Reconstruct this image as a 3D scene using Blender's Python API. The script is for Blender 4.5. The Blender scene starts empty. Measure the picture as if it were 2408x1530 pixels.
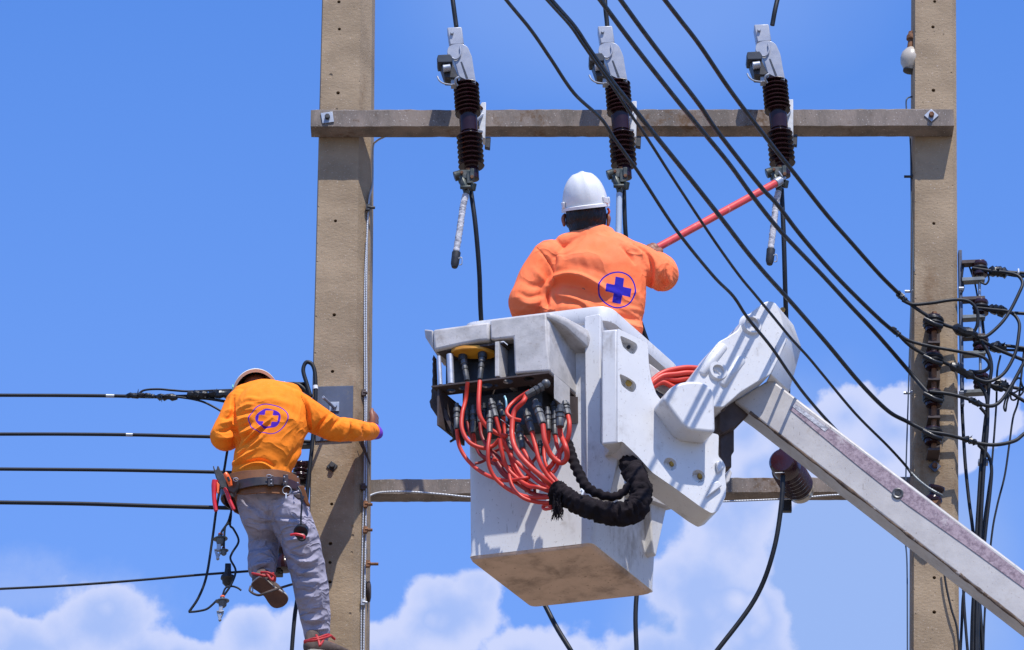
import bpy, math, random
import numpy as np
from mathutils import Vector, noise
random.seed(7)
rad = math.radians
SC = bpy.context.scene
COL = SC.collection

# ------------------------------------------------------------------ camera
CAMY, CAMZ, ELEV, LENS = -24.0, 1.7, 26.0, 183.6
cd = bpy.data.cameras.new('camera'); cam = bpy.data.objects.new('camera', cd); COL.objects.link(cam)
cam.location = (0, CAMY, CAMZ); cam.rotation_euler = (rad(90 + ELEV), 0, 0)
cd.lens = LENS; cd.sensor_width = 36; cd.clip_end = 6000
SC.camera = cam
# ------------------------------------------------------------------ sun and sky
SUN = Vector((.19, -.45, .87)).normalized()
ld = bpy.data.lights.new('sun', 'SUN'); ld.energy = 4.6; ld.angle = rad(.53); ld.color = (1, .95, .87)
lo = bpy.data.objects.new('sun', ld); COL.objects.link(lo); lo.location = (0, -5, 40)
lo.rotation_euler = SUN.to_track_quat('Z', 'Y').to_euler()
SC.view_settings.view_transform = 'Standard'; SC.view_settings.look = 'None'
SC.view_settings.gamma = 1; SC.view_settings.exposure = 0.25
SC.view_settings.use_curve_mapping = False

FPX = 2408 * LENS / 36
_ce, _se = math.cos(rad(ELEV)), math.sin(rad(ELEV))
CAM = Vector((0, CAMY, CAMZ))
def ray(px, py):
    x, y = (px - 1204) / FPX, -(py - 765) / FPX
    return Vector((x, _ce - _se * y, _se + _ce * y))
def W(px, py, Y=0.0):
    """point of the vertical plane y = Y (metres) that the photograph shows at px, py"""
    d = ray(px, py); return CAM + d * ((Y - CAMY) / d.y)
def onp(px, py, P, n):
    d = ray(px, py); return CAM + d * ((P - CAM).dot(n) / d.dot(n))
def topx(V):
    """numpy (n,3) world -> pixel"""
    D = V - np.array(CAM); f = D[:, 1] * _ce + D[:, 2] * _se; u = -D[:, 1] * _se + D[:, 2] * _ce
    return 1204 + FPX * D[:, 0] / f, 765 - FPX * u / f
PM = 1 / 480.0            # metres per photograph pixel near the poles

# ------------------------------------------------------------------ node helpers
class NT:
    def __init__(s, tree): s.t = tree; s.n = tree.nodes; s.l = tree.links
    def new(s, typ, **kw):
        o = s.n.new(typ)
        for k, v in kw.items(): setattr(o, k, v)
        return o
    def inp(s, sock, v):
        if isinstance(v, bpy.types.NodeSocket): s.l.new(v, sock)
        elif v is not None: sock.default_value = v
    def math(s, op, a, b=None, c=None, clamp=False):
        m = s.new('ShaderNodeMath', operation=op); m.use_clamp = clamp
        for i, v in enumerate((a, b, c)):
            if v is not None: s.inp(m.inputs[i], v)
        return m.outputs[0]
    def step(s, v, lo, hi, t0=0.0, t1=1.0):
        m = s.new('ShaderNodeMapRange'); m.interpolation_type = 'SMOOTHSTEP'
        s.inp(m.inputs[0], v); s.inp(m.inputs[1], lo); s.inp(m.inputs[2], hi); s.inp(m.inputs[3], t0); s.inp(m.inputs[4], t1)
        return m.outputs[0]
    def mix(s, f, a, b, mode='MIX'):
        m = s.new('ShaderNodeMix', data_type='RGBA', blend_type=mode)
        s.inp(m.inputs[0], f); s.inp(m.inputs[6], c4(a)); s.inp(m.inputs[7], c4(b)); return m.outputs[2]
    def noise(s, vec, scale, detail=3, rough=.55, dist=0.0, out=0):
        n = s.new('ShaderNodeTexNoise'); s.inp(n.inputs['Vector'], vec)
        n.inputs['Scale'].default_value = scale; n.inputs['Detail'].default_value = detail
        n.inputs['Roughness'].default_value = rough; n.inputs['Distortion'].default_value = dist
        return n.outputs[out]
    def scale(s, vec, v):
        m = s.new('ShaderNodeVectorMath', operation='MULTIPLY'); s.inp(m.inputs[0], vec); m.inputs[1].default_value = v
        return m.outputs[0]
def c4(c):
    if isinstance(c, (tuple, list)) and len(c) == 3: return (*c, 1)
    return c

# ------------------------------------------------------------------ world
wd = bpy.data.worlds.new('World'); SC.world = wd; wd.use_nodes = True
w = NT(wd.node_tree); w.n.clear()
sky = w.new('ShaderNodeTexSky'); sky.sky_type = 'NISHITA'; sky.sun_disc = False
sky.sun_elevation = math.asin(SUN.z); sky.sun_rotation = math.atan2(SUN.x, SUN.y)
sky.air_density = 1.0; sky.dust_density = .6; sky.ozone_density = 2.5
tc = w.new('ShaderNodeTexCoord')
sep = w.new('ShaderNodeSeparateXYZ'); w.l.new(tc.outputs['Generated'], sep.inputs[0])
az = w.math('ARCTAN2', sep.outputs[0], sep.outputs[1]); el = w.math('ARCSINE', sep.outputs[2])
cmb = w.new('ShaderNodeCombineXYZ'); w.inp(cmb.inputs[0], az); w.inp(cmb.inputs[1], el)
def skyp(px, py):
    d = ray(px, py).normalized(); return math.atan2(d.x, d.y), math.asin(d.z)
P2R = 1 / FPX
n1 = w.noise(cmb.outputs[0], 52, 6, .62)
vo = w.new('ShaderNodeTexVoronoi', feature='F1'); vo.inputs['Scale'].default_value = 62
vo.inputs['Detail'].default_value = 2; vo.inputs['Roughness'].default_value = .6; w.inp(vo.inputs['Vector'], cmb.outputs[0])
billow = w.math('SUBTRACT', .45, vo.outputs['Distance'])
n2 = w.noise(cmb.outputs[0], 15, 4, .5)
n3 = w.noise(tc.outputs['Generated'], 3.2, 6, .6)
def blob(px, py, rx, ry):
    a, e = skyp(px, py)
    m = w.new('ShaderNodeVectorMath', operation='SUBTRACT'); w.inp(m.inputs[0], cmb.outputs[0]); m.inputs[1].default_value = (a, e, 0)
    m2 = w.scale(m.outputs[0], (1 / (rx * P2R * 1.11), 1 / (ry * P2R), 0))
    l = w.new('ShaderNodeVectorMath', operation='LENGTH'); w.inp(l.inputs[0], m2)
    return w.math('SUBTRACT', 1.0, l.outputs['Value'])
BL = [(40, 1530, 150, 130), (235, 1475, 215, 145), (420, 1560, 120, 90), (340, 1540, 150, 110), (600, 1500, 120, 130), (720, 1540, 230, 170),
      (1060, 1450, 210, 145), (1230, 1540, 160, 110), (890, 1560, 260, 170), (1520, 1700, 420, 300),
      (1985, 980, 130, 125), (2100, 1010, 160, 120), (1900, 1070, 210, 150), (2060, 1080, 170, 110), (2240, 1060, 110, 80), (1760, 1010, 120, 120), (1700, 1480, 230, 200), (1560, 1560, 200, 150), (1640, 905, 90, 40),
      (2340, 970, 140, 120), (1740, 1240, 150, 230), (1640, 1380, 190, 200), (1800, 1120, 140, 120)]
dens = None
for b in BL:
    v = blob(*b); dens = v if dens is None else w.math('SMOOTH_MAX', dens, v, .12)
dens = w.math('ADD', dens, w.math('ADD', w.math('MULTIPLY', w.math('SUBTRACT', n1, .5), .95), w.math('MULTIPLY', billow, .42)))
clear = w.math('ADD', w.step(n3, .52, .72), -.85)          # the sky elsewhere: scattered clouds of the same kind
r2 = w.math('ADD', w.math('MULTIPLY', az, az), w.math('MULTIPLY', w.math('SUBTRACT', el, rad(26)), w.math('SUBTRACT', el, rad(26))))
away = w.step(r2, .035, .10)
dens = w.math('MAXIMUM', dens, w.math('ADD', clear, w.math('MULTIPLY', w.math('SUBTRACT', away, 1.0), 3.0)))
cov = w.step(dens, .0, w.step(el, rad(26), rad(23.5), .11, .20))
veil = w.math('MULTIPLY', w.step(w.math('ADD', blob(1500, -60, 900, 420), w.math('MULTIPLY', n2, .5)), .15, 1.0), .48)
veil2 = w.math('MULTIPLY', w.step(w.math('ADD', blob(120, 1400, 420, 130), w.math('MULTIPLY', w.math('SUBTRACT', n1, .5), 1.6)), .1, .9), .5)
lowhaze = w.step(el, rad(32), rad(20), .02, .42)
hs = w.new('ShaderNodeHueSaturation'); w.inp(hs.inputs['Color'], sky.outputs[0]); hs.inputs['Saturation'].default_value = 1.12
tint = w.mix(1.0, hs.outputs[0], (1.0, 1.42, 2.15), 'MULTIPLY')
SKYK = .10
cshade = w.step(w.math('ADD', w.math('MULTIPLY', billow, .45), w.math('ADD', w.math('MULTIPLY', n1, .45), w.math('MULTIPLY', n2, .95))), .55, .95)
cshade = w.math('MAXIMUM', cshade, w.math('MULTIPLY', w.step(w.math('ADD', dens, w.math('MULTIPLY', w.math('SUBTRACT', n2, .5), 2.2)), .75, .1), .8))
ccol = w.mix(cshade, (3.35, 4.5, 7.9), (5.9, 6.3, 8.4))
c0 = w.mix(w.math('MAXIMUM', veil, lowhaze), tint, (2.3, 3.75, 7.8))
c0 = w.mix(veil2, c0, (3.6, 4.7, 8.0))
soft = w.math('MULTIPLY', w.step(w.math('ADD', blob(2010, 1420, 620, 640), w.math('MULTIPLY', w.math('SUBTRACT', n2, .5), 1.1)), .0, .55), .85)
c0 = w.mix(soft, c0, (2.9, 4.2, 7.5))
c1 = w.mix(w.math('MULTIPLY', cov, .93), c0, ccol)
bg = w.new('ShaderNodeBackground'); w.inp(bg.inputs[0], c1); bg.inputs[1].default_value = SKYK
wo = w.new('ShaderNodeOutputWorld'); w.l.new(bg.outputs[0], wo.inputs[0])

# ------------------------------------------------------------------ materials
def mat(name, col, rough=.6, metal=0.0, col2=None, ns=6, lo=.35, hi=.7, stretch=(1, 1, 1), bump=0.0, bs=60, bdist=.004,
        speck=None, speck_amt=.5, speck_s=120, dirt=None, dirt_s=4, dirt_lo=.5, dirt_hi=.75, dirt_st=(1, 1, 1), spec=.5, coat=0,
        pits=0, pit_s=90, wave=None, sss=0, scuff=None, crease=0, crease_st=(1, 1, 1), crease_amt=1.1):
    m = bpy.data.materials.new(name); m.use_nodes = True; t = NT(m.node_tree)
    b = t.n['Principled BSDF']; tcn = t.new('ShaderNodeTexCoord'); P = tcn.outputs['Object']
    Pv = t.scale(P, stretch)
    c = c4(col)
    if col2: c = t.mix(t.step(t.noise(Pv, ns, 5, .6), lo, hi), col, col2)
    if speck: c = t.mix(t.math('MULTIPLY', t.step(t.noise(P, speck_s, 2, .5), .66, .74), speck_amt), c, speck)
    if dirt:
        d = t.step(t.math('ADD', t.math('MULTIPLY', t.noise(t.scale(P, dirt_st), dirt_s, 6, .65), .8), t.math('MULTIPLY', t.noise(P, dirt_s * 9, 3), .2)), dirt_lo, dirt_hi)
        c = t.mix(d, c, dirt)
    if scuff:
        sc = t.noise(t.scale(P, (5, 5, .9)), 22, 3, .6); sc2 = t.noise(P, 3.1, 3)
        c = t.mix(t.math('MULTIPLY', t.step(sc, .64, .69), t.step(sc2, .48, .62, 0, .75)), c, scuff)
    h = None
    if bump:
        h = t.noise(Pv, bs, 5, .6)
    if crease:
        cn = t.noise(t.scale(P, crease_st), crease, 2, .45, .8); rdg = t.math('POWER', t.math('SUBTRACT', 1.0, t.math('ABSOLUTE', t.math('MULTIPLY_ADD', cn, 4.0, -2.0)), clamp=True), 2.0)
        h = t.math('ADD', t.math('MULTIPLY', h, .11), t.math('MULTIPLY', rdg, crease_amt))
    if pits:
        v = t.noise(P, pit_s, 2, .5); pm = t.step(v, .70, .78)
        c = t.mix(t.math('MULTIPLY', pm, .6), c, tuple(x * .35 for x in col[:3]))
        hp = t.math('MULTIPLY', pm, -1.2 * pits); h = hp if h is None else t.math('ADD', h, hp)
    if wave:
        wv = t.new('ShaderNodeTexWave'); wv.wave_type = 'BANDS'; wv.bands_direction = 'DIAGONAL'; t.inp(wv.inputs[0], P)
        wv.inputs['Scale'].default_value = wave; wv.inputs['Distortion'].default_value = 1
        h = wv.outputs['Fac'] if h is None else t.math('ADD', h, wv.outputs['Fac'])
    if h is not None:
        bn = t.new('ShaderNodeBump'); bn.inputs['Strength'].default_value = bump or .5; bn.inputs['Distance'].default_value = bdist
        t.inp(bn.inputs['Height'], h); t.l.new(bn.outputs[0], b.inputs['Normal'])
    t.inp(b.inputs['Base Color'], c)
    rr = t.step(t.noise(P, 25, 3), .3, .7, max(rough - .07, .02), min(rough + .08, 1))
    t.inp(b.inputs['Roughness'], rr); b.inputs['Metallic'].default_value = metal
    b.inputs['Specular IOR Level'].default_value = spec; b.inputs['Coat Weight'].default_value = coat
    b.inputs['Subsurface Weight'].default_value = sss
    return m
M = {}
M['concrete'] = mat('pole_concrete', (.345, .258, .17), .9, col2=(.245, .182, .12), ns=3.5, stretch=(.75, 1, 1.2), bump=.6, bs=70, bdist=.005,
                    speck=(.62, .55, .5), speck_amt=.55, speck_s=150, dirt=(.17, .105, .058), dirt_s=2.2, dirt_lo=.51, dirt_hi=.72, dirt_st=(1.6, 1, .3), pits=1, pit_s=75, spec=.2)
M['arm'] = mat('crossarm_concrete', (.235, .192, .165), .9, col2=(.135, .115, .10), ns=7, stretch=(1, 1, .3), bump=.8, bs=90, bdist=.004,
               speck=(.62, .58, .55), speck_amt=.8, speck_s=130, dirt=(.12, .075, .045), dirt_s=5, dirt_lo=.53, dirt_hi=.66, pits=1, pit_s=100, spec=.2)
M['white'] = mat('white_gelcoat', (.62, .615, .615), .42, scuff=(.2, .17, .15), col2=(.58, .575, .58), ns=4, bump=.10, bs=30, bdist=.004,
                 dirt=(.27, .235, .20), dirt_s=3.2, dirt_lo=.54, dirt_hi=.78, dirt_st=(1.5, 1.5, .6), speck=(.18, .14, .12), speck_amt=.5, speck_s=95)
M['cover'] = mat('weathered_white_fibreglass', (.50, .475, .46), .6, scuff=(.15, .13, .12), col2=(.36, .345, .335), ns=9, bump=.3, bs=60, bdist=.003,
                 dirt=(.24, .20, .17), dirt_s=5, dirt_lo=.5, dirt_hi=.72, speck=(.12, .1, .09), speck_amt=.6, speck_s=110)
M['floor_dirty'] = mat('dirty_bucket_floor', (.60, .43, .325), .85, col2=(.46, .33, .25), ns=5, bump=.4, bs=70, bdist=.004,
                       dirt=(.22, .155, .115), dirt_s=5, dirt_lo=.46, dirt_hi=.75, speck=(.1, .07, .05), speck_amt=.6, speck_s=60)
M['boom'] = mat('boom_paint', (.45, .425, .405), .5, scuff=(.16, .13, .11), col2=(.36, .335, .32), ns=5, bump=.2, bs=50, bdist=.003,
                dirt=(.26, .21, .17), dirt_s=4, dirt_lo=.55, dirt_hi=.75, speck=(.15, .1, .08), speck_amt=.5, speck_s=90)
M['stripe'] = mat('worn_purple_band', (.33, .25, .28), .7, col2=(.16, .11, .14), ns=60, stretch=(1, 1, 1), bump=.4, bs=90, bdist=.002,
                  dirt=(.42, .36, .37), dirt_s=14, dirt_lo=.56, dirt_hi=.68)
M['edge_rust'] = mat('dark_edge_grime', (.13, .085, .055), .9, col2=(.05, .035, .03), ns=20, bump=.5, bs=60, bdist=.004, dirt=(.42, .38, .36), dirt_s=12, dirt_lo=.56, dirt_hi=.66)
M['black'] = mat('black_cable_sheath', (.009, .011, .015), .5, col2=(.014, .016, .021), ns=8, spec=.28)
M['tape'] = mat('black_insulating_tape', (.007, .009, .012), .35, col2=(.014, .015, .02), ns=30, bump=.6, bs=45, bdist=.004, spec=.35)
M['porc'] = mat('brown_porcelain', (.024, .009, .012), .18, col2=(.020, .007, .009), ns=6, spec=.3)
M['porc_red'] = mat('red_brown_porcelain', (.034, .009, .014), .22, col2=(.022, .007, .010), ns=6, spec=.5)
M['galv'] = mat('galvanised_steel', (.36, .38, .41), .45, .55, col2=(.26, .28, .32), ns=14, bump=.1, bs=60, bdist=.001, dirt=(.2, .15, .11), dirt_s=12, dirt_lo=.6, dirt_hi=.75)
M['wire_dk'] = mat('dark_blue_grey_wire', (.05, .07, .10), .5, .3)
M['galv_dk'] = mat('dull_galvanised_arm', (.16, .18, .19), .55, .4, col2=(.10, .11, .12), ns=14)
M['galvblue'] = mat('bluish_flat_steel', (.055, .075, .13), .65, .05, col2=(.04, .055, .095), ns=7, bump=.15, bs=40, bdist=.002, dirt=(.10, .10, .11), dirt_s=10, dirt_lo=.55, dirt_hi=.7)
M['rust'] = mat('rusty_steel', (.22, .10, .045), .8, .2, col2=(.10, .045, .025), ns=25, bump=.4, bs=80, bdist=.002)
M['dark'] = mat('dark_steel', (.022, .022, .025), .5, .3, col2=(.045, .045, .046), ns=20, bump=.2, bs=70, bdist=.002)
M['bronze'] = mat('dark_green_bronze', (.03, .04, .036), .45, .5, col2=(.085, .085, .075), ns=30, bump=.2, bs=70, bdist=.002)
M['hood'] = mat('grey_cast_hood', (.34, .355, .40), .35, .1, col2=(.28, .295, .34), ns=10, bump=.1, bs=60, bdist=.001)
M['brace'] = mat('pale_bracket_steel', (.55, .56, .58), .5, .2, col2=(.42, .42, .42), ns=12, dirt=(.25, .15, .1), dirt_s=16, dirt_lo=.6, dirt_hi=.7)
M['visor'] = mat('dark_grey_visor', (.035, .042, .055), .45, .1, spec=.3)
M['braid'] = mat('pale_wrapped_tube', (.50, .50, .53), .6, col2=(.22, .22, .25), ns=45, bump=.9, bs=40, bdist=.008)
M['tube'] = mat('pale_blue_fibre_tube', (.38, .45, .55), .4, col2=(.33, .40, .50), ns=10)
M['hose_dark'] = mat('dark_red_hose', (.30, .016, .012), .5, col2=(.2, .012, .01), ns=8)  # darker red, given to the hoses set further back
M['lining'] = mat('dark_helmet_lining', (.03, .018, .022), .8)
M['hose'] = mat('red_orange_hose', (.60, .036, .016), .52, col2=(.46, .024, .013), ns=5, dirt=(.25, .025, .015), dirt_s=14, dirt_lo=.6, dirt_hi=.8)
M['fitting'] = mat('grey_hose_fitting', (.12, .122, .125), .45, .4, col2=(.055, .055, .055), ns=30, bump=.2, bs=60, bdist=.001)
M['fit_blue'] = mat('pale_blue_fitting', (.20, .36, .42), .4, .4)
M['sleeve'] = mat('black_fabric_sleeve', (.010, .008, .010), .95, col2=(.020, .015, .017), ns=12, bump=.8, bs=50, bdist=.006, spec=.12)
M['brown_steel'] = mat('brown_shelf_steel', (.065, .045, .042), .7, .1, col2=(.04, .028, .027), ns=14, bump=.2, bs=60, bdist=.002)
M['yellow'] = mat('yellow_plate_paint', (.65, .30, .02), .5, col2=(.5, .2, .015), ns=14)
M['chrome'] = mat('polished_rod', (.5, .5, .52), .4, .6)
M['rubber'] = mat('ragged_brown_rubber', (.075, .055, .05), .9, col2=(.04, .03, .028), ns=12, bump=.8, bs=30, bdist=.01)
M['yellowbolt'] = mat('yellow_grease_bolt', (.42, .26, .03), .6, col2=(.25, .12, .03), ns=60)
M['helmet'] = mat('white_helmet_plastic', (.74, .73, .72), .3, col2=(.66, .65, .64), ns=6, dirt=(.45, .40, .36), dirt_s=9, dirt_lo=.62, dirt_hi=.8)
M['helmet_in'] = mat('beige_helmet_plastic', (.78, .74, .62), .45, col2=(.68, .64, .54), ns=8)
M['greenpatch'] = mat('green_helmet_stripe', (.18, .5, .38), .5)
M['hair'] = mat('black_hair', (.007, .006, .008), .45, col2=(.014, .011, .012), ns=60, stretch=(1, 1, .25), bump=1, bs=120, bdist=.006, spec=.3)
M['skin'] = mat('tanned_skin', (.24, .088, .045), .55, col2=(.19, .065, .034), ns=10, bump=.15, bs=90, bdist=.002, sss=.05)
M['jeans'] = mat('grey_work_trousers', (.33, .315, .40), .9, col2=(.25, .24, .31), ns=6, bump=.8, bs=60, bdist=.012, crease=7, crease_st=(1, 1, 1.7), spec=.15, dirt=(.16, .145, .17), dirt_s=7, dirt_lo=.56, dirt_hi=.8)
M['leather'] = mat('tan_leather', (.21, .075, .02), .65, col2=(.14, .048, .014), ns=9, bump=.2, bs=60, bdist=.002)
M['leather_dk'] = mat('black_leather', (.022, .016, .015), .4, col2=(.05, .02, .018), ns=9, bump=.2, bs=60, bdist=.002)
M['sole'] = mat('brown_shoe_sole', (.115, .055, .038), .85, col2=(.075, .035, .028), ns=14, bump=.4, bs=60, bdist=.003)
M['shoe'] = mat('dark_canvas_shoe', (.06, .04, .035), .85, col2=(.11, .08, .07), ns=20, bump=.3, bs=90, bdist=.002)
M['shoerim'] = mat('grey_white_sole_rim', (.42, .41, .38), .8, col2=(.28, .26, .24), ns=14)
M['redcord'] = mat('red_cord', (.45, .02, .02), .6, col2=(.3, .012, .015), ns=50, bump=.4, bs=150, bdist=.002)
M['redplastic'] = mat('red_plastic_grip', (.62, .02, .03), .35, col2=(.5, .015, .025), ns=9)
M['orangeplastic'] = mat('orange_plastic', (.85, .13, .02), .4)
M['stick'] = mat('pink_red_fibreglass', (.62, .055, .045), .42, col2=(.52, .04, .035), ns=25, stretch=(.3, 1, .3), dirt=(.72, .25, .22), dirt_s=22, dirt_lo=.58, dirt_hi=.7)
M['purple'] = mat('purple_cuff_cloth', (.16, .03, .45), .8, bump=.3, bs=60, bdist=.003)
M['neck'] = mat('dark_purple_cloth', (.05, .025, .06), .9, bump=.4, bs=40, bdist=.005)
M['strand'] = mat('twisted_steel_strand', (.40, .42, .46), .5, .4, wave=45, bump=.5, bdist=.0015, dirt=(.25, .2, .17), dirt_s=12, dirt_lo=.6, dirt_hi=.75)
M['cream'] = mat('cream_glazed_ceramic', (.44, .39, .32), .3, col2=(.34, .29, .23), ns=7, dirt=(.35, .2, .1), dirt_s=10, dirt_lo=.6, dirt_hi=.75)
M['clamp'] = mat('grey_plastic_clamp', (.09, .11, .135), .4, .1, col2=(.06, .075, .095), ns=20)
M['whitetape'] = mat('white_tape', (.7, .72, .75), .5)
M['ground'] = mat('dry_grass_ground', (.20, .165, .12), .95, col2=(.25, .20, .145), ns=.35, bump=.5, bs=8, bdist=.05, dirt=(.11, .11, .06), dirt_s=.2, dirt_lo=.55, dirt_hi=.7)
M['asphalt'] = mat('asphalt', (.055, .053, .052), .9, col2=(.07, .068, .066), ns=2, bump=.4, bs=40, bdist=.01)

def cloth(name, base, deep, ink, rw, fill):
    """shirt cloth; the print comes from the mesh attributes ring and shape (distance to the printed outline)"""
    m = mat(name, base, .85, col2=deep, ns=5, lo=.3, hi=.75, bump=.8, bs=60, bdist=.014, spec=.15, crease=4.8, crease_st=(1, 1, 1.2), crease_amt=.5)
    t = NT(m.node_tree); b = t.n['Principled BSDF']; base_link = b.inputs['Base Color'].links[0].from_socket
    a1 = t.new('ShaderNodeAttribute', attribute_name='ring'); a2 = t.new('ShaderNodeAttribute', attribute_name='shape')
    a3 = t.new('ShaderNodeAttribute', attribute_name='disc')
    r = t.step(t.math('ABSOLUTE', a1.outputs['Fac']), rw, rw + .9, 1, 0)
    s = t.step(a2.outputs['Fac'], -.5, .6, 1, 0)
    if fill == 'cut': s = t.math('MULTIPLY', t.step(a3.outputs['Fac'], -.5, .6, 1, 0), t.math('SUBTRACT', 1.0, s))
    k = t.math('MAXIMUM', r, s)
    sm = t.new('ShaderNodeAttribute', attribute_name='seam'); bn = t.new('ShaderNodeBump'); bn.inputs['Strength'].default_value = 1; bn.inputs['Distance'].default_value = .006
    t.inp(bn.inputs['Height'], t.step(sm.outputs['Fac'], .0, 1.3)); old = b.inputs['Normal'].links[0].from_socket; t.l.new(old, bn.inputs['Normal']); t.l.new(bn.outputs[0], b.inputs['Normal'])
    t.inp(b.inputs['Base Color'], t.mix(k, base_link, ink)); return m
M['shirt_a'] = cloth('coral_orange_cloth', (.96, .235, .10), (.92, .185, .065), (.022, .016, .32), 1.3, 'solid')
M['shirt_b'] = cloth('bright_orange_cloth', (.95, .255, .022), (.88, .21, .015), (.09, .02, .42), .8, 'cut')

# ------------------------------------------------------------------ objects
ORG = {}
def tagit(o, label=None, cat=None, group=None, kind=None):
    if label: o['label'] = label
    if cat: o['category'] = cat
    if group: o['group'] = group
    if kind: o['kind'] = kind
    return o
def thing(name, label, cat, loc, group=None):
    o = bpy.data.objects.new(name, None); o.empty_display_size = .1; COL.objects.link(o); o.location = loc
    ORG[o.name] = Vector(loc); return tagit(o, label, cat, group)
def put(name, V, F, m, parent=None, smooth=35, bevel=0, seg=2, mods=()):
    V = [Vector(v) for v in V]
    if parent is None:
        lo_ = Vector((min(v.x for v in V), min(v.y for v in V), min(v.z for v in V))); hi_ = Vector((max(v.x for v in V), max(v.y for v in V), max(v.z for v in V)))
        org = Vector(((lo_.x + hi_.x) / 2, (lo_.y + hi_.y) / 2, lo_.z))
    else: org = ORG[parent.name]
    me = bpy.data.meshes.new(name); me.from_pydata([tuple(v - org) for v in V], [], F); me.validate(); me.update()
    if isinstance(m, str): m = M[m]
    me.materials.append(m)
    if smooth:
        me.polygons.foreach_set('use_smooth', [True] * len(me.polygons)); me.set_sharp_from_angle(angle=rad(smooth))
    o = bpy.data.objects.new(name, me); COL.objects.link(o)
    if parent is None: o.location = org
    else: o.parent = parent
    ORG[o.name] = org
    if bevel:
        b = o.modifiers.new('bevel', 'BEVEL'); b.width = bevel; b.segments = seg; b.limit_method = 'ANGLE'; b.angle_limit = rad(30); b.harden_normals = False
    return o
def dup(o, delta, parent=None, label=None, group=None):
    c = o.copy(); COL.objects.link(c); c.parent = parent
    if parent is None: c.location = o.location + Vector(delta)
    if label: c['label'] = label
    if group: c['group'] = group
    ORG[c.name] = ORG[o.name] + Vector(delta)
    for ch in list(o.children): dup(ch, delta, c)
    return c

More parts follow.
